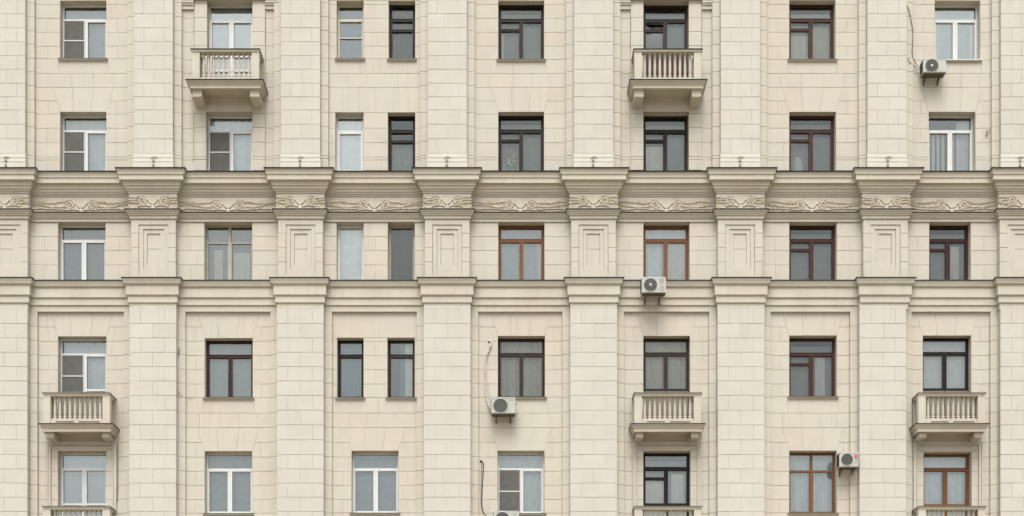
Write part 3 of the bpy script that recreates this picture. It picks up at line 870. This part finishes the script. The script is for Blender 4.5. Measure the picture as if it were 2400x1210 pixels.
    f = fr.build('window', c, BLD, loc=loc)
    f['label'] = o['lab']
    for s in sashes: s.build('sash', c, f, loc=loc)
    gl.build('pane', 'glass_' + o['g'], f, loc=loc, normals=False)
    for s in boards: s.build('lower_panel', 'c_board' if o['r'] == 4 else 'red', f, loc=loc)
    for s in scr: s.build('insect_screen', ['screen', c, 'oldcream'], f, loc=loc)
    # what hangs behind the glass
    cc = CMIX.get(o['cur'], o['cur'])
    pc = PF - 0.16
    a0, b0 = x0 + 0.03, x1 - 0.03
    if o['cur'] == 'blind': cu.box(a0, b0, PF - .11, PF - .10, z0 + .02, z1 - .05)
    elif o['cur'] == 'teal': curtain(cu, a0 + (0.32 if o['x0'] > 900 else 0.0), b0, z0, z1 - .1, pc, seed=idx)
    elif o['cur'] == 'beige': curtain(cu, a0, b0, z0, z1 - .02, pc, 0.048, 0.19, seed=idx)
    elif o['cur'] == 'green2': curtain(cu, a0, b0, z0, z0 + 0.55 * H, pc, seed=idx)
    elif o['cur'] == 'white2':
        n = 9
        for i in range(n):       # pale vertical slats
            xx = a0 + (b0 - a0) * (i + .5) / n
            cu.box(xx - .045, xx + .035, pc, pc + .006, z0, zt - .02)
        cu.box(xm + .25, b0, pc - .03, pc - .02, z0, z1 - .1)
    elif not pale and kind == 'vent':
        curtain(cu, a0, b0, z0, zt - .09, pc, 0.012, 0.16, seed=idx); curtain(cu, a0, b0, zt - .02, z1 - .19, pc, 0.008, 0.2, seed=idx + 50)
    elif cc == 'pale': curtain(cu, a0, b0, z0, z1 - .04, pc, 0.03, 0.14, seed=idx)
    elif cc == 'dim': curtain(cu, a0, b0, z0, z1 - .04, pc, 0.03, 0.12, seed=idx)
    else: curtain(cu, a0, b0, z0, z1 - .04, pc, 0.006, 0.3, seed=idx)
    cu.build('curtain', 'c_' + cc, f, loc=loc, normals=False)
    for q, (u, v, hb) in enumerate(DR.get((o['b'], o['r'], o['x0'] > 900 and o['b'] == 2), [])):
        dr = MB(); curtain(dr, x0 + W * u, x0 + W * v, z0, z0 + hb * (z1 - z0), pc + .06, 0.022, 0.10, seed=idx * 7 + q); dr.build('side_curtain', 'c_drape', f, loc=loc, normals=False)
    if o.get('bag'):
        s = MB(); s.lathe(x0 + .33, PF - .22, [(.0, z0 + .06), (.15, z0 + .07), (.17, z0 + .2), (.16, z0 + .4), (.13, z0 + .5), (.06, z0 + .58), (.0, z0 + .6)], 9); s.build('white_bag', 'c_drape', f, loc=loc)  # white bag standing indoors behind the lower left pane
    if o.get('lace'):
        s = MB(); s.box(x0 + .13, xm - .07, PF - .075, PF - .07, z0 + .07, z0 + .62); s.build('lace_panel', 'c_lace', f, loc=loc)
    if o.get('sill'):
        s = MB(); thick = 0.03
        y = o['y1']; zs_ = Z(y)
        ex = 0.055
        s.add([(x0 - ex, 0.07, zs_ - 0.035), (x1 + ex, 0.07, zs_ - 0.035), (x1 + ex, PF - .0, zs_ + .003), (x0 - ex, PF - .0, zs_ + .003),
               (x0 - ex, 0.07, zs_ - 0.012), (x1 + ex, 0.07, zs_ - 0.012), (x1 + ex, PF, zs_ + .012), (x0 - ex, PF, zs_ + .012)],
              [(0, 1, 2, 3), (4, 5, 6, 7), (0, 1, 5, 4), (1, 2, 6, 5), (0, 3, 7, 4)])
        s.cur = 1
        s.box(x0 - ex + .01, x1 + ex - .01, 0.002, 0.055, zs_ - 0.058, zs_ - 0.037)
        s.build('sill', [('white' if o['sill'] == 2 else 'sill'), 'plaster'], f, loc=loc)
    return f
CN = {'white': 'white plastic', 'cream': 'cream painted', 'oldcream': 'aged pale', 'dark': 'dark brown', 'brown': 'brown', 'red': 'red-brown', 'darkred': 'mahogany red', 'black': 'black-brown', 'orange': 'amber wood'}
KN = {'two': 'window with a transom over two sashes', 'screen': 'window with an insect screen on its left sash', 'screen2': 'window with pale vertical slats', 'vent': 'window with a small vent above the left sash',
      'one': 'narrow window with one sash below a transom', 'onebar': 'narrow window with a crossbar in the sash', 'onevent': 'narrow window with a vent pane', 'plain': 'narrow undivided window', 'four': 'window with two upper and two lower panes'}
RN = {1: 'top row', 2: 'second row', 3: 'row between the two cornices', 4: 'row below the string course', 5: 'bottom row'}
BN = ['first', 'second', 'third', 'fourth', 'fifth', 'sixth', 'seventh']
for i, o in enumerate(OPEN):
    o['lab'] = '%s %s, %s bay, %s' % (CN[o['c']], KN[o['k']], BN[o['b']], RN[o['r']])
    make_window(o, i)

# ------------------------------------------------------------------ surrounds by the balcony doors
def surround(o, ytop, ybot, w_out):
    mb = MB()
    x0, x1 = o['x0'], o['x1']
    def arch(d, wd, pp):
        a, b = X(x0 - d), X(x1 + d); ai, bi = X(x0 - d + wd), X(x1 + d - wd)
        zt = Z(ytop + (w_out - d) * 0.8); zti = zt - wd / PPM
        mb.box(a, b, 0.0, pp, zti, zt); mb.box(a, ai, 0.0, pp - .001, Z(ybot), zti); mb.box(bi, b, 0.0, pp - .001, Z(ybot), zti)
    arch(w_out, 2.6, 0.065); arch(w_out - 2.8, 4.2, 0.04); arch(w_out - 7.2, 1.6, 0.055)
    mb.box(X(x0 - 2), X(x1 + 2), 0.0, 0.03, Z(o['y0'] - 0.4), Z(o['y0'] - 4.6)); mb.box(X(x0 - 12), X(x1 + 12), 0.0, 0.045, Z(o['y0'] - 4.8), Z(o['y0'] - 8.4))
    mb.build('window_surround', 'plaster', BLD)
for b in (0, 4, 6):
    surround(byr[(b, 5)][0], 1036.5, 1273, 25)
for b in (1, 4):
    o = byr[(b, 1)][0]; x0, x1 = o['x0'], o['x1']
    mb = MB()
    for sg, a, c in ((-1, x0 - 58, x0 - 31), (1, x1 + 31, x1 + 58)):
        mb.box(X(a), X(c), 0, 0.055, Z(24), Z(15.5)); mb.box(X(a), X(c), 0, 0.085, Z(15.3), Z(11)); mb.box(X(a), X(c), 0, 0.11, Z(10.8), Z(4.5)); mb.box(X(a), X(c), 0, 0.13, Z(4.3), Z(-12))
    mb.box(X(x0 - 30), X(x1 + 30), 0, 0.10, Z(3.4), Z(-14))
    mb.build('door_head_moulding', 'plaster', BLD)

# ------------------------------------------------------------------ balconies
BAL = [(0.052, 0.0), (0.052, 0.035), (0.040, 0.045), (0.050, 0.075), (0.050, 0.095), (0.030, 0.12), (0.034, 0.15), (0.040, 0.22), (0.037, 0.40), (0.031, 0.56), (0.033, 0.60), (0.046, 0.615), (0.046, 0.635), (0.033, 0.65), (0.038, 0.68), (0.052, 0.705), (0.052, 0.73)]
def make_balcony(style, xc, zc, lab, nside=1, low=False):
    A = style == 'A'
    sw, sp_, = (1.12, 0.78) if A else (1.08, 0.69)
    rw, rp = (0.99, 0.66) if A else (0.978, 0.65)
    rt = 0.949 if A else 0.909
    rb = 0.875 if A else 0.815          # underside of the handrail
    bb = 0.145 if A else 0.165          # top of the plinth
    pw, pp = 0.965, (0.625 if A else 0.61)
    loc = (xc, 0, zc)
    root = MB()
    U = lambda hw, p: [(xc - hw, 0.0), (xc - hw, p), (xc + hw, p), (xc + hw, 0.0)]
    q = 0.14
    def sweepU(mb, prof_, hw, p): mb.sweep(U(hw, p), [(o, zc + z) for o, z in prof_])
    if A:
        pr = [(-0.30, -0.135), (-0.30, -0.165), (-0.21, -0.178), (-0.20, -0.20), (-0.105, -0.20), (-0.105, -0.115), (-0.085, -0.105), (-0.07, -0.075), (-0.04, -0.045), (-0.018, -0.038), (-0.018, -0.012)]
    else:
        pr = [(-0.27, -0.15), (-0.27, -0.18), (-0.15, -0.19), (-0.145, -0.205), (-0.095, -0.205), (-0.095, -0.12), (-0.075, -0.11), (-0.06, -0.07), (-0.03, -0.05), (-0.016, -0.04), (-0.016, -0.012)]
    sweepU(root, pr, sw, sp_)
    root.box(xc - sw + 0.31, xc + sw - 0.31, 0, sp_ - 0.31, zc - 0.14, zc - 0.02)
    root.add([(xc - sw + .31, 0, zc + pr[0][1]), (xc + sw - .31, 0, zc + pr[0][1]), (xc + sw - .31, sp_ - .29, zc + pr[0][1]), (xc - sw + .31, sp_ - .29, zc + pr[0][1])], [(0, 1, 2, 3)])
    # plinth with drainage slots
    if A: root.box(xc - pw + .02, xc + pw - .02, pp - .20, pp - .03, zc, zc + bb)
    else:
        root.box(xc - pw + .02, xc + pw - .02, pp - .20, pp - .03, zc + 0.095, zc + bb)
        root.box(xc - pw + .02, xc + pw - .02, pp - .20, pp - .06, zc, zc + 0.06)
        for a, b_ in ((-pw + .02, -0.60), (-0.08, 0.06), (0.66, pw - .02)): root.box(xc + a, xc + b_, pp - .20, pp - .03, zc, zc + 0.094)
        root.box(xc - 0.61, xc + 0.67, pp - .20, pp - .031, zc, zc + 0.062)
    for sg in (-1, 1): root.box(xc + sg * (pw - .11) - .07, xc + sg * (pw - .11) + .07, 0.02, pp - .21, zc, zc + bb)
    r = root.build('balcony', 'plaster', BLD, loc=loc)
    r['label'] = lab
    fm = MB(); sweepU(fm, [(-0.03, -0.013), (0.0, -0.013), (0.0, 0.012), (-0.30, 0.03)], sw, sp_)
    fm.box(xc - sw + .28, xc + sw - .28, 0, sp_ - .28, zc - .01, zc + .029)
    fm.build('metal_flashing', 'flash', r, loc=loc)
    for sg in (-1, 1):
        s = MB(); a, b_ = sorted((xc + sg * pw, xc + sg * (pw - 0.215)))
        s.box(a, b_, pp - 0.22, pp, zc, zc + rb)
        s.build('pier', 'plaster', r, loc=loc, bevel=0.004)
        s = MB(); a, b_ = sorted((xc + sg * pw, xc + sg * (pw - 0.2)))
        s.box(a, b_, 0.0, 0.07, zc, zc + rb)
        s.build('pier', 'plaster', r, loc=loc)
    s = MB()
    ro = rw
    if A: hp = [(-0.20, rb), (-0.012, rb), (-0.012, rt - 0.03), (0.0, rt - 0.025)]
    else: hp = [(-0.20, rb), (-0.035, rb), (-0.03, rb + .025), (-0.015, rb + .045), (-0.004, rt - 0.02)]
    sweepU(s, hp, ro, rp)
    s.build('handrail', 'plaster', r, loc=loc)
    s = MB(); z_ = hp[-1][1]
    sweepU(s, [(-0.02, z_ + .001), (0.012, z_ + .001), (0.012, rt), (-0.21, rt + .012), (-.21, rb)], ro, rp)
    s.build('handrail_flashing', 'flash' if A else 'sill', r, loc=loc)
    hb = rb - bb; pf = [(rr, zc + bb + z / 0.73 * hb) for rr, z in BAL]
    first = None
    xs = [xc + (-0.655 + 1.31 * i / 9) for i in range(10)]
    P = [(x, pp - 0.115) for x in xs]
    if nside: P += [(xc + sg * (pw - .11), q_) for sg in (-1, 1) for q_ in (0.15, 0.30)]
    x00, p00 = P[0]
    m0 = MB(); m0.lathe(x00, p00, pf)
    m0.box(x00 - .055, x00 + .055, p00 - .055, p00 + .055, zc + bb - .001, zc + bb + .022); m0.box(x00 - .056, x00 + .056, p00 - .056, p00 + .056, zc + rb - .03, zc + rb + .001)
    b0 = m0.build('baluster', 'plaster', r, loc=(x00, -p00, zc), smooth=False)
    for x, p in P[1:]:
        c = b0.copy(); COL.objects.link(c); c.parent = r; c.location = b0.location + Vector((x - x00, -(p - p00), 0))
    for sg in (-1, 1):
        s = MB(); bx, bw = ((0.83, 0.135) if A else (0.80, 0.107)); bd, bz = ((0.60, -0.42) if A else (0.50, -0.355))
        zt = pr[3][1] + .01
        xa, xb = xc + sg * bx - bw, xc + sg * bx + bw
        prf = [(0, zt), (bd, zt), (bd, zt - 0.055), (bd - .015, zt - .065), (bd - .015, bz + .025), (bd - .05, bz), (0, bz - (0.05 if A else 0.01))]
        n = len(prf)
        s.add([(xa, p, zc + z) for p, z in prf] + [(xb, p, zc + z) for p, z in prf], [tuple(range(n)), tuple(range(n, 2 * n))] + [(i, (i + 1) % n, n + (i + 1) % n, n + i) for i in range(n)])
        s.build('bracket', 'plaster', r, loc=loc)
for st, b, row, yb, lab, ns in (('A', 1, 1, 219.4, 'balcony with tall brackets, left one of the top row', 1), ('A', 4, 1, 219.4, 'balcony with tall brackets, right one of the top row', 1),
                       ('B', 0, 4, 1008.6, 'balcony with slotted plinth in the leftmost bay', 1), ('B', 4, 4, 1008.6, 'balcony with slotted plinth in the fifth bay', 1), ('B', 6, 4, 1008.6, 'balcony with slotted plinth in the rightmost bay', 1),
                       ('B', 0, 5, 1270.5, 'balustrade cut by the bottom edge, leftmost bay', 0), ('B', 4, 5, 1270.5, 'balustrade cut by the bottom edge, fifth bay', 0), ('B', 6, 5, 1270.5, 'balustrade cut by the bottom edge, rightmost bay', 0)):
    o = byr[(b, row)][0]
    dx = {(6, 4): -4.5, (6, 5): -5.5, (4, 4): -3, (4, 5): -3, (4, 1): -1.5, (0, 4): 2, (0, 5): 2}.get((b, row), 0)
    make_balcony(st, X((o['x0'] + o['x1']) / 2 + dx), Z(yb), lab, ns)

# ------------------------------------------------------------------ air conditioners
def make_ac(x0, x1, y0, y1, pf, depth, fan, fr_px, style, label, seam=None):
    """front face at pf in front of the wall; survey pixels are on that face"""
    a, b, z0, z1 = X(x0, pf), X(x1, pf), Z(y1, pf), Z(y0, pf)
    fx, fz, r = X(fan[0], pf), Z(fan[1], pf), fr_px / PPM * (DIST - pf) / DIST
    base = ((a + b) / 2, -(pf - depth / 2), z0)
    t = empty('air_conditioner', base)
    tag(t, label, 'air conditioner', 'air conditioner units fixed to the facade')
    m = MB(); m.box(a, b, pf - depth, pf, z0, z1)
    cs = m.build('casing', 'acwhite', t, loc=base, bevel=0.012)
    m = MB(); lw = 0.010
    for i in range(13):      # fins down the left flank
        z = z0 + .05 + (z1 - z0 - .1) * i / 12
        m.box(a - .012, a - .001, pf - depth + .02, pf - .02, z, z + .017)
    m.build('side_fins', 'acdark', cs, loc=base)
    m = MB(); m.box(a + .01, b - .01, pf + .001, pf + .006, z0 + .012, z0 + .022); m.box(a + .006, b - .006, pf - .04, pf + .005, z1 - .03, z1 - .023)
    if seam: m.box(X(seam, pf) - .004, X(seam, pf) + .004, pf, pf + .004, z0 + .02, z1 - .03)
    m.build('casing_seam', 'acwire' if style != 'radial' else 'acwhite', cs, loc=base)
    m = MB()
    m.disc(fx, pf + .004, fz, r)  # flat disc, its dark colour stands in for the shaded fan recess
    fan_o = m.build('fan_recess_disc', 'acdark', t, loc=base)
    m = MB()
    m.tube([(fx + (r + .008) * math.cos(2 * math.pi * k / 32), pf + .006, fz + (r + .008) * math.sin(2 * math.pi * k / 32)) for k in range(33)], 0.010, 6)
    m.build('fan_rim', 'acwhite', fan_o, loc=base)
    m = MB()
    if style == 'grid':
        for i in range(-6, 7):
            d = r * i / 7; h = math.sqrt(r * r - d * d)
            m.bar((fx + d, pf + .010, fz - h), (fx + d, pf + .010, fz + h), .0032, 4); m.bar((fx - h, pf + .011, fz + d), (fx + h, pf + .011, fz + d), .0032, 4)
    else:
        n = 40 if style == 'radial' else 18
        for i in range(n):
            t_ = 2 * math.pi * i / n
            m.bar((fx + r * .2 * math.cos(t_), pf + .010, fz + r * .2 * math.sin(t_)), (fx + r * math.cos(t_ + .15), pf + .010, fz + r * math.sin(t_ + .15)), .0028, 4)
        for rr in (.45, .72): m.tube([(fx + r * rr * math.cos(2 * math.pi * k / 24), pf + .011, fz + r * rr * math.sin(2 * math.pi * k / 24)) for k in range(25)], .0028, 4)
    m.build('fan_grille', 'acwire', fan_o, loc=base)
    if style in ('radial', 'spoke'):
        m = MB(); m.lathe(0, 0, [(0.0001, .016), (r * .2, .014), (r * .23, .0)], 16)
        mb = MB(); mb.add([(fx + x, pf + .006 + z, fz + p) for x, p, z in m.v], m.f); mb.build('fan_hub', 'acwhite', fan_o, loc=base, smooth=True)
    # steel brackets
    for q in (0.20, 0.80):
        xx = a + (b - a) * q; m = MB()
        m.box(xx - .014, xx + .014, 0.03, pf - .02, z0 - .026, z0 - .002)
        m.bar((xx, pf - .05, z0 - .02), (xx - .01, 0.03 if pf < .6 else .2, z0 - .14), .013, 5)
        m.box(xx - .016, xx + .016, 0.0 if pf < .6 else .12, 0.03 if pf < .6 else .2, z0 - .17, z0 - .002)
        m.build('bracket', 'steel', t, loc=base)
    m = MB(); m.box(a + .02, b - .02, pf - depth + .02, pf - .03, z0 - .012, z0 - .001); m.build('base_pan', 'steel', cs, loc=base)
    if style in ('spoke', 'grid0'): pass
    return t, (a, b, z0, z1, pf, base)
def letters(n, x, z, p, h, w_, matn, parent, base, name='lettering'):
    m = MB(); rd = random.Random(n)
    for i in range(n):
        q = x + i * w_
        m.box(q, q + w_ * .22, p, p + .003, z, z + h); m.box(q + w_ * .22, q + w_ * .75, p, p + .003, z + h * (.0 if i % 2 else .75), z + h * (.25 if i % 2 else 1.0))
        if i % 3 != 1: m.box(q + w_ * .55, q + w_ * .75, p, p + .003, z + h * .25, z + h * .75)
    m.build(name, matn, parent, loc=base)
t, g = make_ac(2163.5, 2218, 138, 170.5, 0.42, 0.30, (2184, 154.3), 15.0, 'spoke', 'air conditioner under the upper right white window, fed by a looping black cable')
t, g = make_ac(1504, 1561, 649.5, 686.3, 0.66, 0.30, (1524.7, 668.2), 15.2, 'radial', 'air conditioner with a white fan hub mounted in front of the lower cornice')
a, b, z0, z1, pf, base = g
letters(7, X(1547, pf), Z(655.6, pf), pf + .004, .014, .017, 'logo_red', t, base); letters(8, X(1546, pf), Z(659.2, pf), pf + .004, .016, .017, 'ink', t, base)
m = MB()
for y in (662, 665.5, 671.5, 675, 678, 681): m.box(X(1545.5, pf), X(1557, pf), pf + .001, pf + .004, Z(y, pf), Z(y, pf) + .008)
m.build('vent_slots', 'acwire', t, loc=base)
t, g = make_ac(1151.3, 1208.3, 931.6, 969.8, 0.42, 0.30, (1173, 951.2), 16.6, 'grid', 'air conditioner with a square fan mesh under the brown window with drawn beige curtains', seam=1192)
a, b, z0, z1, pf, base = g
letters(8, X(1195, pf), Z(939.5, pf), pf + .004, .016, .0145, 'ink', t, base)
m = MB(); m.box(b + .0, b + .05, pf - .2, pf - .08, z0 + .03, z0 + .15); m.box(b, b + .035, pf - .2, pf - .1, z0 + .3, z0 + .38); m.build('valve_cover', 'acwhite', t, loc=base, bevel=.008)
t, g = make_ac(1157.3, 1216.5, 1197.6, 1236, 0.42, 0.30, (1177.5, 1217), 16.4, 'grid', 'air conditioner cut by the bottom edge of the view, below the white screened window')
a, b, z0, z1, pf, base = g
letters(4, X(1202.5, pf), Z(1206.5, pf), pf + .004, .024, .024, 'ink', t, base)
t, g = make_ac(1967.3, 2012.8, 1060, 1095.2, 0.46, 0.30, (1985.2, 1077.4), 13.6, 'spoke0', 'air conditioner with a round red badge beside the amber wood window')
a, b, z0, z1, pf, base = g
m = MB(); m.lathe(0, 0, [(.0001, .004), (.058, .004), (.058, 0)], 20)
mb = MB(); mb.add([(X(2006.4, pf) + x, pf + z, Z(1069.8, pf) + p) for x, p, z in m.v], m.f); bd = mb.build('badge', 'logo_red', t, loc=base)
tc = bpy.data.curves.new('badge_letters', 'FONT'); tc.body = 'LG'; tc.size = .062; tc.align_x = 'CENTER'; tc.align_y = 'CENTER'; tc.extrude = .001
to = bpy.data.objects.new('tmp', tc); COL.objects.link(to)
dg = bpy.context.evaluated_depsgraph_get(); dg.update()
tm = bpy.data.meshes.new_from_object(to.evaluated_get(dg)); bpy.data.objects.remove(to)
tm.materials.clear(); tm.materials.append(M['logo_white'])
lo = bpy.data.objects.new('badge_letters', tm); COL.objects.link(lo); lo.parent = t; lo.rotation_euler = (R(90), 0, 0)
lo.location = Vector((X(2006.4, pf), -(pf + .006), Z(1069.8, pf))) - Vector(base)
m = MB()
for y in (1077, 1080, 1083, 1086): m.box(X(2003, pf), X(2010.5, pf), pf + .001, pf + .004, Z(y, pf), Z(y, pf) + .006)
m.build('vent_slots', 'acwire', t, loc=base)

# ------------------------------------------------------------------ cables, pipes and small fittings
def smooth_path(pts, n=8):
    out = []
    P = [pts[0]] + pts + [pts[-1]]
    for i in range(1, len(P) - 2):
        p0, p1, p2, p3 = [Vector(q) for q in P[i - 1:i + 3]]
        for k in range(n):
            t = k / n
            out.append(0.5 * ((2 * p1) + (p2 - p0) * t + (2 * p0 - 5 * p1 + 4 * p2 - p3) * t * t + (3 * p1 - p0 - 3 * p2 + p3) * t ** 3))
    return out + [Vector(pts[-1])]
def cable(name, pts, r, matn, label, cat, group=None, parent=None, rj=0):
    q = smooth_path([(X(x, p), p, Z(y, p)) for x, y, p in pts])
    rr = [r * (1 + random.uniform(-rj, rj)) for _ in q]
    m = MB(); m.tube(q, rr, 7)
    o = m.build(name, matn, parent, loc=(q[0][0], -q[0][1], q[0][2]), smooth=True)
    if not parent: tag(o, label, cat, group)
    return o
cable('insulated_pipe', [(1148, 799, -.01), (1150.5, 801, .04), (1149, 812, .05), (1142, 830, .03), (1138.5, 850, .03), (1138.5, 880, .03), (1139.5, 910, .04), (1140.5, 928, .05), (1144, 944, .08), (1147.5, 954, .12), (1152.5, 957, .2)], .026, 'foil',
      'thick pale taped pipe running down from a wall hole to the square-mesh air conditioner', 'pipe', rj=.22)
m = MB(); m.disc(X(1146.5), .004, Z(802.5), .032, 10); m.build('pipe_hole', 'cable_black', BLD)
m = MB(); m.disc(X(1127.5), .004, Z(1082), .04, 12); m.build('pipe_hole', 'cable_black', BLD)
cable('black_cable', [(1127.5, 1082, .0), (1131, 1083.5, .04), (1133.3, 1088, .03), (1132.6, 1105, .02), (1130.8, 1130, .02), (1129.5, 1165, .02), (1130, 1190, .04), (1136, 1205, .1), (1150, 1217, .2), (1159, 1219, .25)], .011, 'cable_black',
      'black cable hanging from a wall hole down to the lowest air conditioner', 'cable')
cable('grey_cable', [(1129, 1084, .02), (1128.6, 1110, .016), (1127.5, 1150, .016), (1127.6, 1180, .02), (1130.5, 1196, .05), (1137, 1207, .09), (1150, 1219, .18), (1159, 1221, .22)], .008, 'cable_grey',
      'thin grey wire beside the black cable above the lowest air conditioner', 'cable')
cable('black_cable', [(2110, 4, .14), (2116, 9, .14), (2125, 14, .14), (2131, 26, .125), (2136, 50, .125), (2139.5, 75, .125), (2138.5, 105, .125), (2138.5, 128, .125), (2143, 142, .05), (2152, 156, .1), (2163, 163, .25)], .009, 'cable_dark',
      'long curving black cable left of the upper right air conditioner', 'cable')
cable('grey_cable', [(2128, 137, .12), (2133, 147, .12), (2142, 156, .05), (2152, 162, .1), (2163, 164.5, .2)], .009, 'cable_grey',
      'short sagging wire entering the left side of the upper right air conditioner', 'cable')
# antenna lead on the left of the second bay
t = empty('wall_cable', (X(420), -.10, Z(823)))
tag(t, 'looped grey cable hanging on the wall left of the mahogany red window', 'cable')
base = t.location
m = MB(); q = smooth_path([(X(x), .10 + d, Z(y)) for x, y, d in ((419.5, 836, .01), (416.5, 829, .02), (416.5, 823, .03), (419.5, 820, .03), (423, 822.5, .03), (422, 829, .02), (418.8, 836, .01))])
m.tube(q, .010, 6); m.build('loop', 'cable_grey', t, loc=base, smooth=True)
m = MB(); q = smooth_path([(X(x), d, Z(y)) for x, y, d in ((419.3, 834, .11), (417, 848, .11), (415, 862, .11), (415.3, 880, .11), (415.8, 905, .11), (418, 918, .11), (424, 927, .11), (434, 931.5, .06), (452, 933, .02))])
m.tube(q, [.014 if i < 16 else .0065 for i in range(len(q))], 6); m.build('lead', 'cable_grey', t, loc=base, smooth=True)
# fine wires beside the top balconies
for i, (pts, lab) in enumerate((([(455.5, 26, .03), (454.8, 60, .04), (455.6, 95, .03), (454.6, 118, .03)], 'weathered wire on the wall left of the left top balcony door'),
                 ([(621.5, 24, .03), (622, 60, .04), (621.2, 100, .03), (621.6, 140, .03)], 'weathered wire on the wall right of the left top balcony door'),
                 ([(1477.5, 22, .03), (1478.4, 60, .04), (1477.2, 112, .03)], 'weathered wire on the wall left of the right top balcony door'),
                 ([(1643.5, 22, .03), (1644.6, 60, .04), (1643.4, 112, .03)], 'weathered wire on the wall right of the right top balcony door'),
                 ([(453.5, 256, .03), (453.2, 300, .03), (453.6, 376, .03)], 'pale wire below the left top balcony, left of its lower window'),
                 ([(620.5, 256, .03), (620.8, 300, .03), (620.2, 376, .03)], 'pale wire below the left top balcony, right of its lower window'),
                 ([(1481.5, 240, .03), (1481.2, 300, .03), (1481.6, 374, .03)], 'pale wire below the right top balcony, left of its lower window'),
                 ([(1643.5, 240, .03), (1643.8, 300, .03), (1642.4, 374, .03)], 'pale wire below the right top balcony, right of its lower window'))):
    cable('wall_wire', pts, .006 if i < 4 else .009, 'cable_grey' if i < 4 else 'plaster', lab, 'wire', 'thin wires clipped beside the top balconies')
cable('wall_wire', [(275.5, 1040, .03), (275.8, 1100, .03), (275.2, 1160, .03), (270, 1192, .05)], .009, 'cable_grey', 'thin conduit right of the leftmost bottom balcony window', 'wire', 'thin wires clipped beside the top balconies')
cable('pipe_stub', [(1981, 1045, .1), (1981.5, 1050, .14), (1981.5, 1062, .2)], .014, 'foil', 'short pale pipe stub rising above the red-badged air conditioner', 'pipe')

# wrought fittings over the main cornice, one on each pilaster
def fitting(x, i):
    p = P_UP + .03
    y = 368
    base = (X(x, p), -p, Z(378, p))
    t = empty('wall_hook', base)
    names = ['leftmost', 'second', 'third', 'fourth', 'fifth', 'sixth', 'seventh', 'rightmost']
    tag(t, 'iron fitting with bent bar and two rings on the %s pilaster above the cornice' % names[i], 'wall fitting', 'iron fittings above the main cornice')
    m = MB(); q = smooth_path([(X(x + dx, p), p, Z(yy, p)) for dx, yy in ((-8, 369.6), (-4, 369.6), (-1, 368), (0.5, 367.2), (3, 368.6), (7.5, 369.6))], 4)
    m.tube(q, .009, 5); m.build('bent_bar', 'cable_grey', t, loc=base)
    m = MB(); m.bar((X(x - .5, p), p, Z(368, p)), (X(x - .5, p), p, Z(391, p)), .0045, 5); m.bar((X(x - .5, p), .2, Z(380, p)), (X(x - .5, p), p, Z(380, p)), .006, 5); m.build('stem', 'foil', t, loc=base)
    for yy in (377.3, 388.3):
        m = MB(); m.tube([(X(x - 1.5, p) + .030 * math.cos(2 * math.pi * k / 12), p + .005, Z(yy, p) + .030 * math.sin(2 * math.pi * k / 12)) for k in range(13)], .008, 5)
        m.build('ring', 'cable_grey', t, loc=base)
for i, x in enumerate((15, 361, 704.5, 1048.5, 1391.5, 1736, 2082, 2392)): fitting(x, i)
m = MB()
for a, b in (((2311, 318.8), (2312.6, 308)), ((2313, 312), (2321, 305.2)), ((2308.5, 319), (2315.5, 318)), ((2310.5, 307.5), (2314, 306.8))):
    m.bar((X(a[0]), .03, Z(a[1])), (X(b[0]), .035, Z(b[1])), .009, 5)
m.bar((X(2312), 0, Z(313)), (X(2312), .035, Z(313)), .008, 5)
o = m.build('wall_anchor', 'cable_grey', None, loc=(X(2312), 0, Z(313)))
tag(o, 'small forked iron anchor on the wall right of the slatted white window', 'wall fitting')

# ------------------------------------------------------------------ ground
g = MB(); g.add([(-300, -300, 0), (300, -300, 0), (300, 300, 0), (-300, 300, 0)], [(0, 1, 2, 3)])
go = g.build('pavement', 'groundm', None); tag(go, kind='structure')
